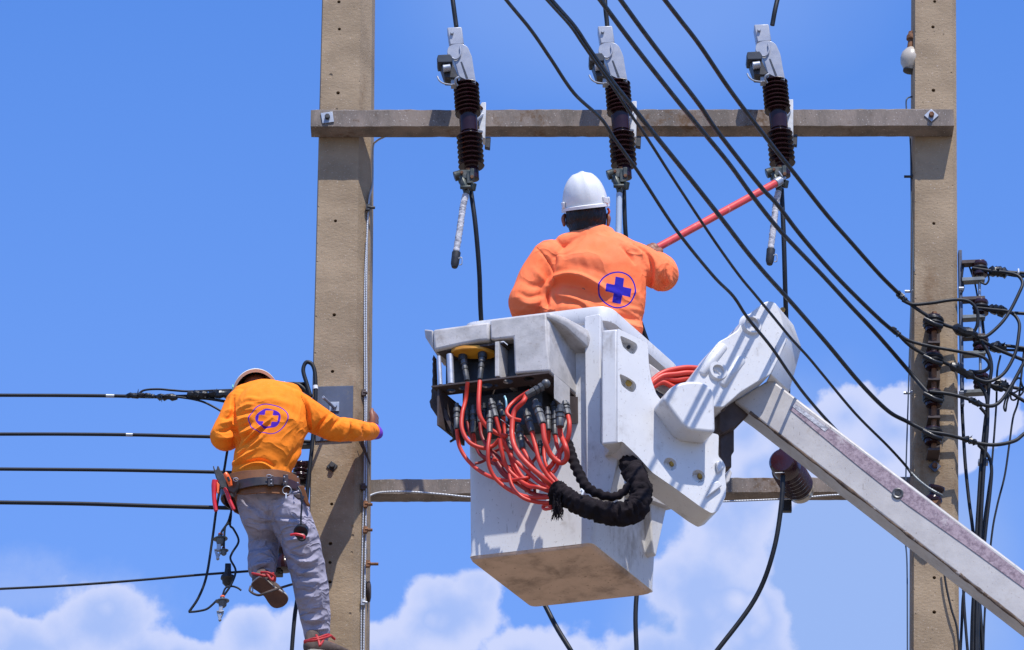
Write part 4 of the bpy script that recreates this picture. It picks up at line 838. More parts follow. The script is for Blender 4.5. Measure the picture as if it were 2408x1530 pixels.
pl = [F1(x, y, bC + .05) for x, y in ((385, 560), (400, 520), (470, 485), (560, 470), (700, 468), (760, 480), (850, 560), (840, 600), (760, 640), (560, 630), (430, 610))]
c_ = sum(pl, Vector()) / len(pl)
G().prism([Vector((p.x, p.y, 0)) * 1 + Zv * (c_.z + (p.z - c_.z) * .25) + Wd * ((c_.z - p.z) * 1.2) for p in pl], Zv * .018).put('yellow_plate', 'yellow', console, bevel=.003)
def fitting(P, Q, rr, par, m='fitting', nut=None):
    """stepped hose end: tube, hex nuts and ferrule between two points"""
    P, Q = Vector(P), Vector(Q); d = (Q - P); L = d.length; d.normalize()
    k = G().lathe(P, d, [(0, rr * .72), (L * .18, rr * .72), (L * .2, rr * 1.18), (L * .34, rr * 1.18), (L * .36, rr * .85), (L * .42, rr * .85), (L * .44, rr * 1.12), (L * .56, rr * 1.12), (L * .58, rr * .92), (L * .62, rr * 1.02), (L * .98, rr * .98), (L, rr * .86)], 10)
    k.put('hose_fitting', m, par, smooth=30)
for (x0, y0, x1, y1) in ((505, 570, 555, 865), (735, 540, 705, 850)):
    fitting(F1(x0, y0, bC + .06), F1(x1, y1, bC + .04), .0135, console)
    G().lathe(F1(x0, y0 - 10, bC + .06), (0, 0, -1), [(0, .022), (.03, .022), (.034, .015)], 14).put('boss', 'dark', console, smooth=30)
# shelf seen from below, with holes
sz = zb - .004
S = lambda x, y: onp(*z1(x, y), Vector((0, 0, B0.z + sz)), Zv)
sa0 = skew(S(165, 950))[0]; sb1 = skew(S(1000, 930))[1]; sb0 = bC + .002
k = put('shelf', *boxk(sa0, aE, sb0, max(sb1, bC + .11), sz - .008, sz), 'brown_steel', console, smooth=0)
cut = G()
for (x, y, r1) in ((365, 965, .022), (505, 935, .021), (790, 905, .026), (893, 905, .012), (1035, 858, .024), (1283, 828, .026)):
    p = S(x, y); cut.cyl(p - Zv * .05, p + Zv * .05, r1, 16)
co = put('cutter', cut.V, cut.F, 'dark', console, smooth=0)
bo = k.modifiers.new('holes', 'BOOLEAN'); bo.object = co; bo.solver = 'EXACT'
dg = bpy.context.evaluated_depsgraph_get(); me = bpy.data.meshes.new_from_object(k.evaluated_get(dg)); k.modifiers.clear(); k.data = me; bpy.data.objects.remove(co)
put('side_shelf', *boxk(aE - .14, aE - .002, bC + .12, .035, sz - .008, sz), 'brown_steel', console, smooth=0)
put('manifold_block', *boxk(sa0 + .08, aE - .10, bC + .15, -.03, sz - .19, sz - .01), 'dark', console, smooth=0, bevel=.004)
put('side_plate', *boxk(sa0 + .02, sa0 + .03, bC + .02, -.02, sz - .2, sz - .01), 'brown_steel', console, smooth=0)
put('corner_angle', *boxk(skew(F1(1562, 900, bC))[0] - .004, skew(F1(1562, 900, bC))[0] + .0, bC + .02, bC + .18, sz - .135, sz - .01), 'cover', console, smooth=0, bevel=.002)
G().prism([onR(*z1(*p), aE - .05) for p in ((1570, 870), (1685, 925), (1688, 1100), (1680, 1115), (1580, 1045), (1568, 1010))], nR * .006).put('corner_plate', 'cover', console, bevel=.002)
g = G(); 
for (x, y) in ((1588, 885), (1590, 1005)): G().lathe(onR(*z1(x, y), aE - .043), nR, [(0, .010), (.006, .010), (.007, .004)], 8).put('bolt_head', 'dark', console)
G().prism([onR(*z1(*p), aE + .015) for p in ((1890, 665), (1935, 700), (1945, 1240), (1960, 1345), (1900, 1310))], nR * .01).put('side_bracket', 'galv', console, bevel=.002)
G().prism([onR(*z1(*p), aE + .0) for p in ((1700, 1050), (1895, 1060), (1905, 1310), (1958, 1350), (1780, 1378), (1700, 1300))], nR * .008).put('lower_side_plate', 'brown_steel', console, bevel=.002)
g = G().tube([onR(*z1(1925, 1215), aE + .02), onR(*z1(2025, 1200), aE + .03)], .006, 8); g.tube([onR(*z1(1945, 1190), aE + .03), onR(*z1(1975, 1100), aE + .03)], .006, 8); g.lathe(onR(*z1(1945, 1210), aE + .025), nR, [(0, .016), (.012, .016)], 6); g.put('wing_nut', 'fitting', console)
# ragged rubber flap left
rr = random.Random(5); pts = [(160, 560), (175, 950), (260, 1080), (330, 1240), (385, 1480)]
edge = [(345, 1455), (330, 1440), (300, 1430), (255, 1395), (240, 1340), (225, 1310), (175, 1240), (128, 1185), (116, 1110), (135, 1060), (130, 1000), (150, 930), (145, 800), (150, 660), (148, 580)]
ed2 = [(x + rr.uniform(-6, 6), y + rr.uniform(-8, 8)) for i in range(len(edge) - 1) for x, y in ((edge[i][0] * (1 - t) + edge[i + 1][0] * t, edge[i][1] * (1 - t) + edge[i + 1][1] * t) for t in (0, .33, .66))]
G().prism([F1(x, y, bC + .10) for x, y in pts + ed2], -nF * .05).put('rubber_flap', 'rubber', console, smooth=25)
G().prism([F1(x, y, bC + .07) for x, y in ((175, 960), (205, 1000), (300, 1200), (395, 1450), (385, 1500), (300, 1330), (215, 1180), (180, 1040))], -nF * .05).put('frame_edge', 'brown_steel', console, bevel=.002)
G().tube([onF(*zh(160, 395), -.15), onF(*zh(190, 390), -.13), onF(*zh(130, 425), -.15)], .006, 8).put('latch', 'dark', console)
G().tube(catmull([onF(*zh(640, 200), -.26), onF(*zh(720, 260), -.27), (onF(*zh(790, 350), -.27)), onF(*zh(795, 430), -.26)], 6), .0016, 6).put('loose_wire', 'galv', console)
G().tube(catmull([F1(995, 1050, -.27), F1(1015, 1120, -.28), F1(1022, 1340, -.28)], 6), .006, 8).put('blue_pipe', 'fit_blue', console, smooth=60)

# ---- hoses: (fitting from, to) and the hose that leaves it towards the black sleeve, close-up coordinates
HG = 'red hydraulic hoses between the console and the black sleeve'
HB = -.30
HS = [
 (((195, 40), (195, 262)), [(195, 300), (225, 480), (330, 640), (500, 765), (690, 820), (860, 800), (930, 790)], .0125, 0, 'fitting', 'red hose hanging furthest left in a wide curve'),
 (None, [(F1(560, 880), 0), (285, 0), (250, 150), (250, 300), (320, 430), (450, 490), (560, 470), (630, 400)], .0135, -.03, None, 'thick red hose from the left yellow-plate fitting looping at the left'),
 (None, [(F1(703, 870), 0), (418, 20), (430, 160), (500, 270), (610, 345), (700, 370)], .0145, -.04, None, 'thick red hose from the right yellow-plate fitting swinging right'),
 (((290, 60), (298, 195)), [(300, 220), (325, 330), (400, 500), (480, 600), (600, 660), (760, 680)], .010, .05, 'fitting', 'dark red hose behind the two left loops'),
 (((360, 60), (360, 320)), [(362, 340), (385, 450), (440, 560), (560, 620), (680, 770), (900, 900), (960, 950), (1170, 1000)], .012, .03, 'fitting', 'red hose third from the left, passing under the loops'),
 (((425, 60), (425, 205)), [(428, 230), (455, 380), (560, 560), (700, 760), (880, 900), (1000, 960), (1165, 985)], .012, .03, 'fitting', 'red hose from the middle left going down to the sleeve'),
 (((530, 120), (530, 300)), [(530, 340), (512, 500), (520, 660), (590, 800), (740, 920), (940, 990), (1170, 990)], .0125, -.06, 'fitting', 'bright red hose curving widest at the bottom left'),
 (((540, 0), (580, 160)), [(590, 180), (640, 350), (740, 560), (900, 720), (1050, 850), (1190, 915)], .0135, -.03, 'fitting', 'red hose descending diagonally from the middle fittings'),
 (((620, 20), (660, 150)), [(668, 170), (675, 280), (720, 520), (790, 720), (900, 850), (960, 900)], .012, .02, 'fitting', 'red hose with the second slanted fitting'),
 (((715, 300), (735, 490)), [(745, 520), (770, 620), (860, 780), (1000, 880), (1185, 950)], .012, .02, 'fitting', 'red hose from the short hanging fitting left of centre'),
 (((820, 260), (860, 480)), [(865, 500), (920, 600), (1010, 740), (1120, 860), (1190, 920)], .0135, .0, 'fitting', 'red hose from the short hanging fitting right of centre'),
 (None, [(F1(1250, 1040), -.08), (870, 20), (780, 120), (755, 300), (770, 440), (830, 560), (940, 680), (1080, 800), (1195, 910)], .0165, -.10, None, 'thickest red hose curving from the angled elbow fitting down to the sleeve'),
 (None, [(F1(1290, 985), -.02), (800, 0), (720, 80), (705, 140), (760, 190), (840, 210)], .0125, -.05, None, 'red hose hooked over behind the angled elbow fitting'),
 (((890, 100), (955, 320)), [(960, 330), (990, 460), (1040, 640), (1110, 760), (1190, 850), (1200, 880)], .0145, -.04, 'fitting', 'red hose with the long slanted grey fitting right of centre'),
 (((990, 10), (1060, 240)), [(1068, 250), (1090, 420), (1150, 560), (1250, 640), (1310, 590), (1300, 480), (1250, 360), (1240, 275)], .0170, -.08, 'fitting', 'thick red U-shaped hose joining the two large right fittings'),
 (((1115, 80), (1125, 300)), [(1128, 310), (1125, 420), (1080, 500), (1095, 640), (1150, 750), (1215, 830)], .012, .0, 'fitting', 'red hose with a grey-green fitting inside the U'),
 (((1190, 120), (1190, 350)), [(1192, 360), (1210, 460), (1240, 560), (1210, 680), (1170, 740)], .0125, .0, 'fitting', 'red hose hidden within the thick U hose'),
 (((1290, 20), (1315, 145)), [(1322, 160), (1338, 260), (1320, 400), (1240, 540), (1160, 660), (1100, 720)], .0150, -.02, 'fitting', 'red hose furthest right bending back leftwards'),
 (None, [(630, 400), (650, 520), (700, 680), (800, 790), (920, 870), (1020, 890), (1180, 940)], .0135, -.05, None, 'long red hose crossing the front to the sleeve'),
 (None, [(560, 600), (640, 640), (720, 700), (740, 830), (790, 930), (900, 1010), (1060, 1045), (1165, 1040)], .0125, -.02, None, 'red hose lowest of the bundle entering the sleeve'),
 (None, [(500, 480), (600, 560), (690, 660), (860, 790), (970, 870), (990, 970)], .010, .04, None, 'dark red hose deep in the middle of the bundle'),
 (None, [(870, 370), (960, 490), (1010, 560), (960, 640), (930, 720), (880, 860), (900, 930)], .010, .05, None, 'dark red hose deep at the right of the bundle'),
 (None, [(1165, 1080), (1110, 1070), (1070, 1085), (1090, 1110), (1160, 1100)], .0105, -.03, None, 'small red hose loop under the mouth of the sleeve'),
 (None, [(380, 650), (470, 620), (560, 540), (660, 500), (760, 560)], .009, .05, None, 'dark red hose crossing behind at the left'),
]
for i, (ft, P, rr_, db, fm, lab) in enumerate(HS):
    N = len(P); Q = []
    for j, p in enumerate(P):
        if isinstance(p[0], Vector): Q.append(p[0]); continue
        t = j / max(1, N - 1)
        b = HB + .04 + db + .03 * math.sin(i * 1.7 + j * .9) * (1 if 0 < j < N - 1 else .3)
        if p[0] > 1120 and j >= N - 2: b = HB + .0
        Q.append(onF(*zh(*p), b))
    if ft or i in (1, 2, 11, 12): pass
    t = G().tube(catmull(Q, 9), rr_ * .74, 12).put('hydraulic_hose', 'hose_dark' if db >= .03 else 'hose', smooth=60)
    tagit(t, lab, 'hose', HG)
    if ft:
        q0 = Vector(Q[0]); b = HB + .04 + db
        fitting(onF(*zh(*ft[0]), b + .02), q0 + (Vector(Q[0]) - Vector(Q[1])).normalized() * 0, rr_ * 1.15, console, 'fitting')
fitting(F1(1490, 905, bC - .06), F1(1250, 1040, bC - .08), .018, console, 'fitting')
G().ball(F1(1480, 900, bC - .06), .022, n=12, m=8).put('elbow_joint', 'fitting', console, smooth=60)
fitting(onF(*zh(1245, 60), HB - .04), onF(*zh(1242, 278), HB - .04), .020, console, 'fitting')
for (x0, y0, x1, y1) in ((1180, 20, 1185, 150), (610, 90, 640, 210), (1040, 420, 1045, 560), (470, 40, 475, 200)):
    fitting(onF(*zh(x0, y0), HB + .10), onF(*zh(x1, y1), HB + .10), .013, console, 'dark')

# ---- black sleeves
def sleeve(name, P, R, lab, twist=0, seed=1, amp=.09, n=28, sub=14):
    rn = random.Random(seed); Q = [Vector(q) for q in catmull(P, sub)]; N = len(Q)
    radii = [float(np.interp(i / (N - 1), np.linspace(0, 1, len(R)), R)) for i in range(N)]
    t0 = (Q[1] - Q[0]).normalized(); a = t0.cross(Zv).normalized(); V = []; F = []
    for i, p in enumerate(Q):
        t = (Q[min(i + 1, N - 1)] - Q[max(i - 1, 0)]).normalized(); a = (a - t * a.dot(t)).normalized(); b = t.cross(a)
        for k in range(n):
            th = 2 * math.pi * k / n; d = a * math.cos(th) + b * math.sin(th)
            if twist: s = amp * math.sin(i * twist + th)
            else:
                n_ = noise.noise(Vector((math.cos(th) * .9 + i * .05, math.sin(th) * .9, i * .30 + seed))); s = amp * ((1 - abs(n_) * 4.2) * .9 + noise.noise(Vector((math.cos(th) * 2.2, math.sin(th) * 2.2, i * .16 + 9))) * .9) - (.10 if abs(math.sin(th + 1.1)) > .9 else 0)
            V.append(p + d * radii[i] * (1 + s))
    for i in range(N - 1):
        for k in range(n): q = (k + 1) % n; F.append((i * n + k, i * n + q, (i + 1) * n + q, (i + 1) * n + k))
    F.append(tuple(range(n))[::-1]); F.append(tuple((N - 1) * n + k for k in range(n)))
    return tagit(put(name, V, F, 'sleeve', smooth=70), lab, 'sleeve')
SB = HB - .01
sleeve('fabric_sleeve', [onF(*zh(1195, 945), SB), onF(*zh(1290, 985), SB - .01), onF(*zh(1420, 1050), SB - .02), onF(*zh(1600, 1120), SB - .02), onF(*zh(1800, 1160), SB - .01), onF(*zh(1980, 1130), SB + .02), onF(*zh(2060, 1010), SB + .06), onF(*zh(2050, 850), SB + .10), onF(*zh(1980, 720), SB + .18), onF(*zh(1960, 640), SB + .28)],
       [.058, .046, .044, .050, .053, .056, .050, .052, .056, .050], 'thick wrinkled black fabric sleeve swallowing the red hoses', seed=4, amp=.16)
sleeve('fabric_sleeve', [onF(*zh(1325, 420), SB + .08), onF(*zh(1350, 520), SB + .06), onF(*zh(1385, 640), SB + .04), onF(*zh(1440, 760), SB + .02), onF(*zh(1500, 870), SB), onF(*zh(1600, 940), SB), onF(*zh(1760, 985), SB + .02), onF(*zh(1880, 940), SB + .05), onF(*zh(1960, 830), SB + .08), onF(*zh(2000, 740), SB + .12)],
       [.018, .021, .023, .024, .023, .022, .020, .019, .017, .010], 'thin twisted black sleeve curving from the console to the thick one', twist=1.15, amp=.16, seed=9, n=16, sub=10)
g = G(); rn = random.Random(8)
for k in range(70):                                                      # frayed mouth of the sleeve
    p = onF(*zh(1165 + rn.uniform(0, 90), 960 + rn.uniform(-30, 120)), SB - rn.uniform(.0, .06)); q = onF(*zh(1165 + rn.uniform(-20, 110), 1130 + rn.uniform(0, 110)), SB - rn.uniform(0, .05))
    g.tube([p, p.lerp(q, .5) + Vector((rn.uniform(-.01, .01), 0, rn.uniform(-.01, .01))), q], [.004, .0035, .0006], 5)
fr = g.put('frayed_threads', 'sleeve', bpy.data.objects['fabric_sleeve']); fr['kind'] = 'stuff'
G().tube([onF(*zh(x, y), SB - .075) for x, y in ((1450, 930), (1462, 912), (1478, 930), (1465, 965))], .006, 8).put('cable_tie', 'whitetape', bpy.data.objects['fabric_sleeve'])

# ================================================================== elbow: lower casting, cap, upper casting, boom
boomarm = thing('lift_boom', 'white jointed lift boom with a worn purple band, running down past the right pole', 'lift boom', W(2760, 1745, -1.1))
tE = rad(20); nE = Vector((math.sin(tE), -math.cos(tE), 0)); PE = W(1480, 900, -1.92)
def oE(x, y, d=0.0): return onp(*z2(x, y), PE + nE * d, nE)
def oEp(p, d=0.0): return onp(*p, PE + nE * d, nE)
low = [z2(*p) for p in ((235, 297), (405, 380), (411, 500), (425, 585), (452, 662), (490, 712), (560, 770), (640, 850), (800, 890), (797, 1010), (822, 1035), (838, 1066), (835, 1120), (842, 1180), (838, 1235), (800, 1312), (760, 1328), (705, 1296), (560, 1190), (430, 1100), (350, 1010), (262, 926), (236, 935))]
o = G().prism([oEp(p) for p in roundpoly(low, 5, 3)], -nE * .17)
o = o.put('lower_casting', 'white', boomarm, smooth=35)
cut = G()
for (pp) in (((258, 328), (300, 345), (352, 372), (358, 400), (340, 432), (318, 430), (275, 392)), ((255, 540), (300, 560), (345, 590), (352, 620), (335, 645), (310, 640), (268, 605))):
    cut.prism([oEp(p, .02) for p in roundpoly([z2(*q) for q in pp], 6, 3)], -nE * .075)
for (x, y, rr_) in ((538, 1045, .030), (697, 1112, .030)):
    P_ = oE(x, y, .02); cut.lathe(P_, -nE, [(0, rr_ * 1.15), (.02, rr_ * 1.1), (.045, rr_ * .72), (.05, rr_ * .7)], 24)
co = put('cutter', cut.V, cut.F, 'white', boomarm, smooth=0)
def booled(o, co):
    bo = o.modifiers.new('holes', 'BOOLEAN'); bo.object = co; bo.solver = 'EXACT'
    dg = bpy.context.evaluated_depsgraph_get(); me = bpy.data.meshes.new_from_object(o.evaluated_get(dg)); o.modifiers.clear(); o.data = me; bpy.data.objects.remove(co)
    for p in me.polygons: p.use_smooth = True
    me.set_sharp_from_angle(angle=rad(35))
    b = o.modifiers.new('bevel', 'BEVEL'); b.width = .014; b.segments = 3; b.limit_method = 'ANGLE'; b.angle_limit = rad(35)
booled(o, co)
for (x, y) in ((540, 1052), (697, 1122), (297, 606)):
    G().lathe(oE(x, y, -.028), nE, [(0, .016), (.010, .016), (.014, .010)], 8).put('bolt_head', 'yellowbolt', boomarm)
G().lathe(oE(296, 405, -.04), nE, [(0, .009), (.012, .008)], 8).put('bolt_head', 'dark', boomarm)
# flange at the left, facing like the bucket's front wall
p0, p1 = oE(236, 300, -.004), oE(236, 935, -.004); q0 = onp(*z2(148, 308), p0, nF); q1 = onp(*z2(144, 946), p0, nF)
G().prism([p0, p1, q1, q0], Wd * .12).put('side_flange', 'white', boomarm, bevel=.010, seg=3)
G().prism([oE(776, 1050, .0), oE(800, 1040, .0), oE(822, 1080, .0), oE(790, 1110, 0)], nE * .02).put('lug', 'white', boomarm, bevel=.005)
G().prism([oE(838, 1110, -.05), oE(862, 1080, -.05), oE(875, 1100, -.05), oE(860, 1150, -.05), oE(838, 1165, -.05)], -nE * .03).put('lug', 'cover', boomarm, bevel=.004)
G().prism([oE(758, 1165, .004), oE(790, 1150, .004), oE(815, 1178, .004), oE(725, 1245, .004)], nE * .015).put('raised_pad', 'white', boomarm, bevel=.006)
# rounded cap
cap = [z2(*p) for p in ((492, 690), (510, 655), (535, 625), (575, 600), (640, 588), (700, 592), (740, 610), (765, 635), (776, 670), (780, 760), (783, 880), (700, 872), (640, 865), (600, 838), (560, 785), (530, 745))]
G().prism([oEp(p, .13) for p in roundpoly(cap, 12, 4)], -nE * .14).put('joint_cap', 'white', boomarm, bevel=.016, seg=4)
# upper casting
PU = .0
up_ = [z2(*p) for p in ((600, 640), (630, 590), (730, 460), (800, 372), (850, 345), (905, 308), (938, 245), (1000, 193), (1058, 150), (1085, 146), (1112, 152), (1150, 232), (1180, 362), (1140, 455), (1088, 556), (1010, 600), (920, 655), (870, 700), (825, 738), (795, 735), (700, 740), (620, 700))]
o = G().prism([oEp(p, .03) for p in roundpoly(up_, 5, 3)], -nE * .20).put('upper_casting', 'white', boomarm, smooth=35)
cut = G()
for (x, y, rr_) in ((982, 282, .034), (790, 543, .028)):
    cut.lathe(oE(x, y, .06), -nE, [(0, rr_), (.06, rr_ * .9), (.085, rr_ * .6), (.09, rr_ * .58)], 24)
co = put('cutter', cut.V, cut.F, 'white', boomarm, smooth=0)
for (x, y, rr_, r2_) in ((978, 284, .048, .036), (790, 542, .046, .030)):
    G().lathe(oE(x, y, .024), nE, [(0, rr_ * 1.25), (.008, rr_ * 1.06), (.016, rr_), (.022, rr_ * .94), (.022, r2_), (.0, r2_ * .96), (-.001, r2_ * .9)], 30).put('boss_ring', 'white', boomarm, smooth=60)
booled(o, co)
G().lathe(oE(986, 284, -.02), nE, [(0, .017), (.02, .016), (.024, .01)], 8).put('bolt_head', 'fit_blue', boomarm)
G().lathe(oE(790, 546, -.02), nE, [(0, .012), (.012, .011)], 8).put('bolt_head', 'dark', boomarm)
for (x0, y0, x1, y1, rr_) in ((700, 560, 825, 396, .026), (812, 622, 925, 470, .026)):
    g = G().tube([oE(x0, y0, .018).lerp(oE(x1, y1, .018), t) for t in (-.03, 0, .03, .5, .97, 1, 1.03)], [.012, rr_ * .8, rr_, rr_, rr_, rr_ * .8, .012], 16); g.put('raised_rib', 'white', boomarm, smooth=60)
# its bevelled right side
e = [oE(1180, 362, .026), oE(1088, 556, .026)]
f = [onp(*z2(1262, 405), PE - nE * .16, nE), onp(*z2(1192, 650), PE - nE * .16, nE)]
e2 = oE(1112, 152, .026); f2 = onp(*z2(1215, 275), PE - nE * .14, nE)
put('side_cheek', [e2, e[0], e[1], f[1], f[0], f2] + [p - nE * .0 + Vector((-.03, .16, .0)) for p in (e2, e[0], e[1], f[1], f[0], f2)],
    [(0, 5, 4, 1), (1, 4, 3, 2), (0, 1, 7, 6), (1, 2, 8, 7), (2, 3, 9, 8), (3, 4, 10, 9), (4, 5, 11, 10), (5, 0, 6, 11), (6, 7, 10, 11), (7, 8, 9, 10)], 'white', boomarm, smooth=30, bevel=.006)
for (x, y, d_) in ((1158, 558, -.05), (1153, 198, .0)):
    G().lathe(onp(*z2(x, y), PE - nE * .10, nE), nE, [(0, .013), (.012, .012), (.016, .008)], 8).put('bolt_head', 'yellowbolt', boomarm)
# boom beam
YBm = -1.62
tops = [z3(*p) for p in ((105, 145), (420, 385), (830, 700), (1395, 1125))]
bots = [z3(*p) for p in ((-85, 262), (0, 322), (470, 690), (850, 980), (1395, 1402))]
def ext(a, b, k): return (b[0] + (b[0] - a[0]) * k, b[1] + (b[1] - a[1]) * k)
TE = ext(tops[-2], tops[-1], 1.4); BE = ext(bots[-2], bots[-1], 1.4)
face = [W(*tops[0], YBm), W(*TE, YBm), W(*BE, YBm), W(*bots[1], YBm), W(*bots[0], YBm)]
G().prism([face[0], face[1], face[2], face[3], face[4]], (0.02, .17, 0)).put('boom_beam', 'boom', boomarm, bevel=.012, seg=3)
def along(top, t, s):
    """t along the boom 0..1 (frame edge), s across 0 top .. 1 bottom"""
    a = Vector(tops[0]).lerp(Vector(tops[-1]), t); b = Vector(bots[1]).lerp(Vector(bots[-1]), t); return tuple(a.lerp(b, s))
# worn band: raised scuffed strip
bt = [z3(225, 272), z3(700, 618), z3(1100, 922), z3(1395, 1150)]; bb = [z3(203, 305), z3(560, 600), z3(800, 790), z3(1100, 1000), z3(1395, 1215)]
bt.append(ext(bt[-2], bt[-1], 1.5)); bb.append(ext(bb[-2], bb[-1], 1.5))
G().prism([W(*p, YBm - .0005) for p in bt + bb[::-1]], (0, -.003, 0)).put('worn_band', 'stripe', boomarm, smooth=0)
G().prism([W(*p, YBm - .0036) for p in (z3(215, 290), z3(228, 276), z3(400, 400), z3(382, 418))], (0, -.0015, 0)).put('scuffed_label', 'braid', boomarm, smooth=0)
# grimy lower corner and underside rail
rn = random.Random(2); g = G(); N = 70; P = []
for i in range(N):
    t = i / (N - 1) * 1.6; a = Vector(bots[1]).lerp(Vector(bots[-1]), t); P.append(W(a.x, a.y - 1, YBm + .004))
g.tube(P, [.0065 + rn.uniform(-.004, .004) for _ in P], 8, jitter=.2); g.put('grimy_edge', 'edge_rust', boomarm, smooth=50)
G().prism([W(bots[1][0] + 20, bots[1][1] + 22, YBm + .10), W(*ext(bots[1], (bots[-1][0], bots[-1][1] + 8), .6), YBm + .10), W(*ext(bots[1], (bots[-1][0], bots[-1][1] - 12), .6), YBm + .10), W(bots[1][0] + 20, bots[1][1] + 2, YBm + .10)], (0, .03, 0)).put('lower_rail', 'galv', boomarm, bevel=.003)
G().lathe(W(*z3(752, 732), YBm - .004), (0, -1, 0), [(-.004, .027), (.004, .027), (.006, .023), (.002, .014), (-.002, .013)], 24).put('flush_bolt', 'fitting', boomarm, smooth=40)
G().lathe(W(*z3(752, 732), YBm - .0045), (0, -1, 0), [(0, .0125), (.0035, .012)], 14).put('bolt_hole', 'dark', boomarm)
# dark parts behind the joint
G().prism([oEp(p, -.12) for p in ((1690, 945), (1750, 938), (1762, 975), (1735, 1003), (1700, 1022), (1688, 1010))], -nE * .14).put('pivot_block', 'brown_steel', boomarm, bevel=.01)
G().prism([oEp(p, -.16) for p in ((1692, 1000), (1727, 985), (1727, 1062), (1721, 1070), (1721, 1100), (1694, 1100))], -nE * .09).put('rear_link', 'brown_steel', boomarm, bevel=.006)
G().ball(oEp((1697, 958), -.04), .022, n=10, m=8).put('grease_lump', 'rubber', boomarm)
g = G().tube(catmull([oE(560, 720, -.16), oE(470, 680, -.14), oE(440, 660, -.14)], 5), .02, 10); g.put('black_seal', 'dark', boomarm, smooth=60)
G().prism([oEp(p, -.15) for p in ((1526, 852), (1560, 878), (1620, 884), (1640, 960), (1530, 905))], -nE * .08).put('rear_cover', 'cover', boomarm, bevel=.01)
for i, (yy, d_) in enumerate(((519, -.10), (533, -.12), (548, -.09), (562, -.13), (580, -.1), (600, -.13), (622, -.1))):
    P = [oE(415, 605 + i * 7, d_), oE(440, 580 + i * 7, d_), oE(490, 545 + i * 9, d_), oE(560, yy + 6, d_), (oE(640, yy - 2, d_)), oE(740, yy + 14, d_), oE(800, yy + 60, d_ - .02)]
    tagit(G().tube(catmull(P, 8), .0125, 12).put('hydraulic_hose', 'hose', smooth=60), 'red hose arching behind the joint cap, %s of the seven there' % ('highest', 'second', 'third', 'fourth', 'fifth', 'sixth', 'lowest')[i], 'hose', 'red hoses arching over the joint between the castings')
# ================================================================== people
class Body:
    """closed tapered pieces that a voxel remesh joins into one continuous surface"""
    def __init__(s): s.g = G()
    def limb(s, P, R, side=(1, 0, 0), n=20, sub=5):
        """P joints; R radii, or (radius along side, radius across)"""
        R = [(r, r) if not isinstance(r, tuple) else r for r in R]
        Q = catmull([(*Vector(p), *r) for p, r in zip(P, R)], sub) if len(P) > 2 else [(*Vector(P[0]).lerp(Vector(P[1]), t), R[0][0] + (R[1][0] - R[0][0]) * t, R[0][1] + (R[1][1] - R[0][1]) * t) for t in (0, .25, .5, .75, 1)]
        pts = [Vector(q[:3]) for q in Q]; rs = [(q[3], q[4]) for q in Q]
        t0 = (pts[0] - pts[1]).normalized(); t1 = (pts[-1] - pts[-2]).normalized()
        r0, r1 = min(rs[0]), min(rs[-1])
        A = [(pts[0] + t0 * r0 * math.sin(a), tuple(x * max(math.cos(a), .02) for x in rs[0])) for a in (1.5, 1.2, .85, .45)]
        Z = [(pts[-1] + t1 * r1 * math.sin(a), tuple(x * max(math.cos(a), .02) for x in rs[-1])) for a in (.45, .85, 1.2, 1.5)]
        pts = [a[0] for a in A] + pts + [z[0] for z in Z]; rs = [a[1] for a in A] + rs + [z[1] for z in Z]
        side = Vector(side); V = []; F = []; N = len(pts); pa = None
        for i, p in enumerate(pts):
            t = (pts[min(i + 1, N - 1)] - pts[max(i - 1, 0)]).normalized()
            a = side - t * side.dot(t)
            a = a.normalized() if a.length > .15 else (pa or t.orthogonal()).normalized(); pa = a; b = t.cross(a)
            for k in range(n):
                th = 2 * math.pi * k / n; V.append(p + a * math.cos(th) * rs[i][0] + b * math.sin(th) * rs[i][1])
        for i in range(N - 1):
            for k in range(n): q = (k + 1) % n; F.append((i * n + k, i * n + q, (i + 1) * n + q, (i + 1) * n + k))
        F.append(tuple(range(n))[::-1]); F.append(tuple((N - 1) * n + k for k in range(n)))
        s.g.add(V, F); return s
    def ball(s, c, r, sc=(1, 1, 1)): s.g.ball(c, r, sc, 18, 12); return s
    def remesh(s, vox, smooth=2, _k=.6):
        o = put('tmp_shape', s.g.V, s.g.F, 'skin', smooth=0); org = ORG[o.name]
        m = o.modifiers.new('r', 'REMESH'); m.mode = 'VOXEL'; m.voxel_size = vox
        if smooth: k = o.modifiers.new('s', 'SMOOTH'); k.iterations = smooth; k.factor = .6
        dg = bpy.context.evaluated_depsgraph_get(); me = bpy.data.meshes.new_from_object(o.evaluated_get(dg))
        V = np.empty(len(me.vertices) * 3); me.vertices.foreach_get('co', V); V = V.reshape(-1, 3) + np.array(org)
        Nn = np.empty(len(me.vertices) * 3); me.vertices.foreach_get('normal', Nn); Nn = Nn.reshape(-1, 3)
        F = [tuple(p.vertices) for p in me.polygons]
        bpy.data.objects.remove(o); bpy.data.meshes.remove(me); return V, Nn, F
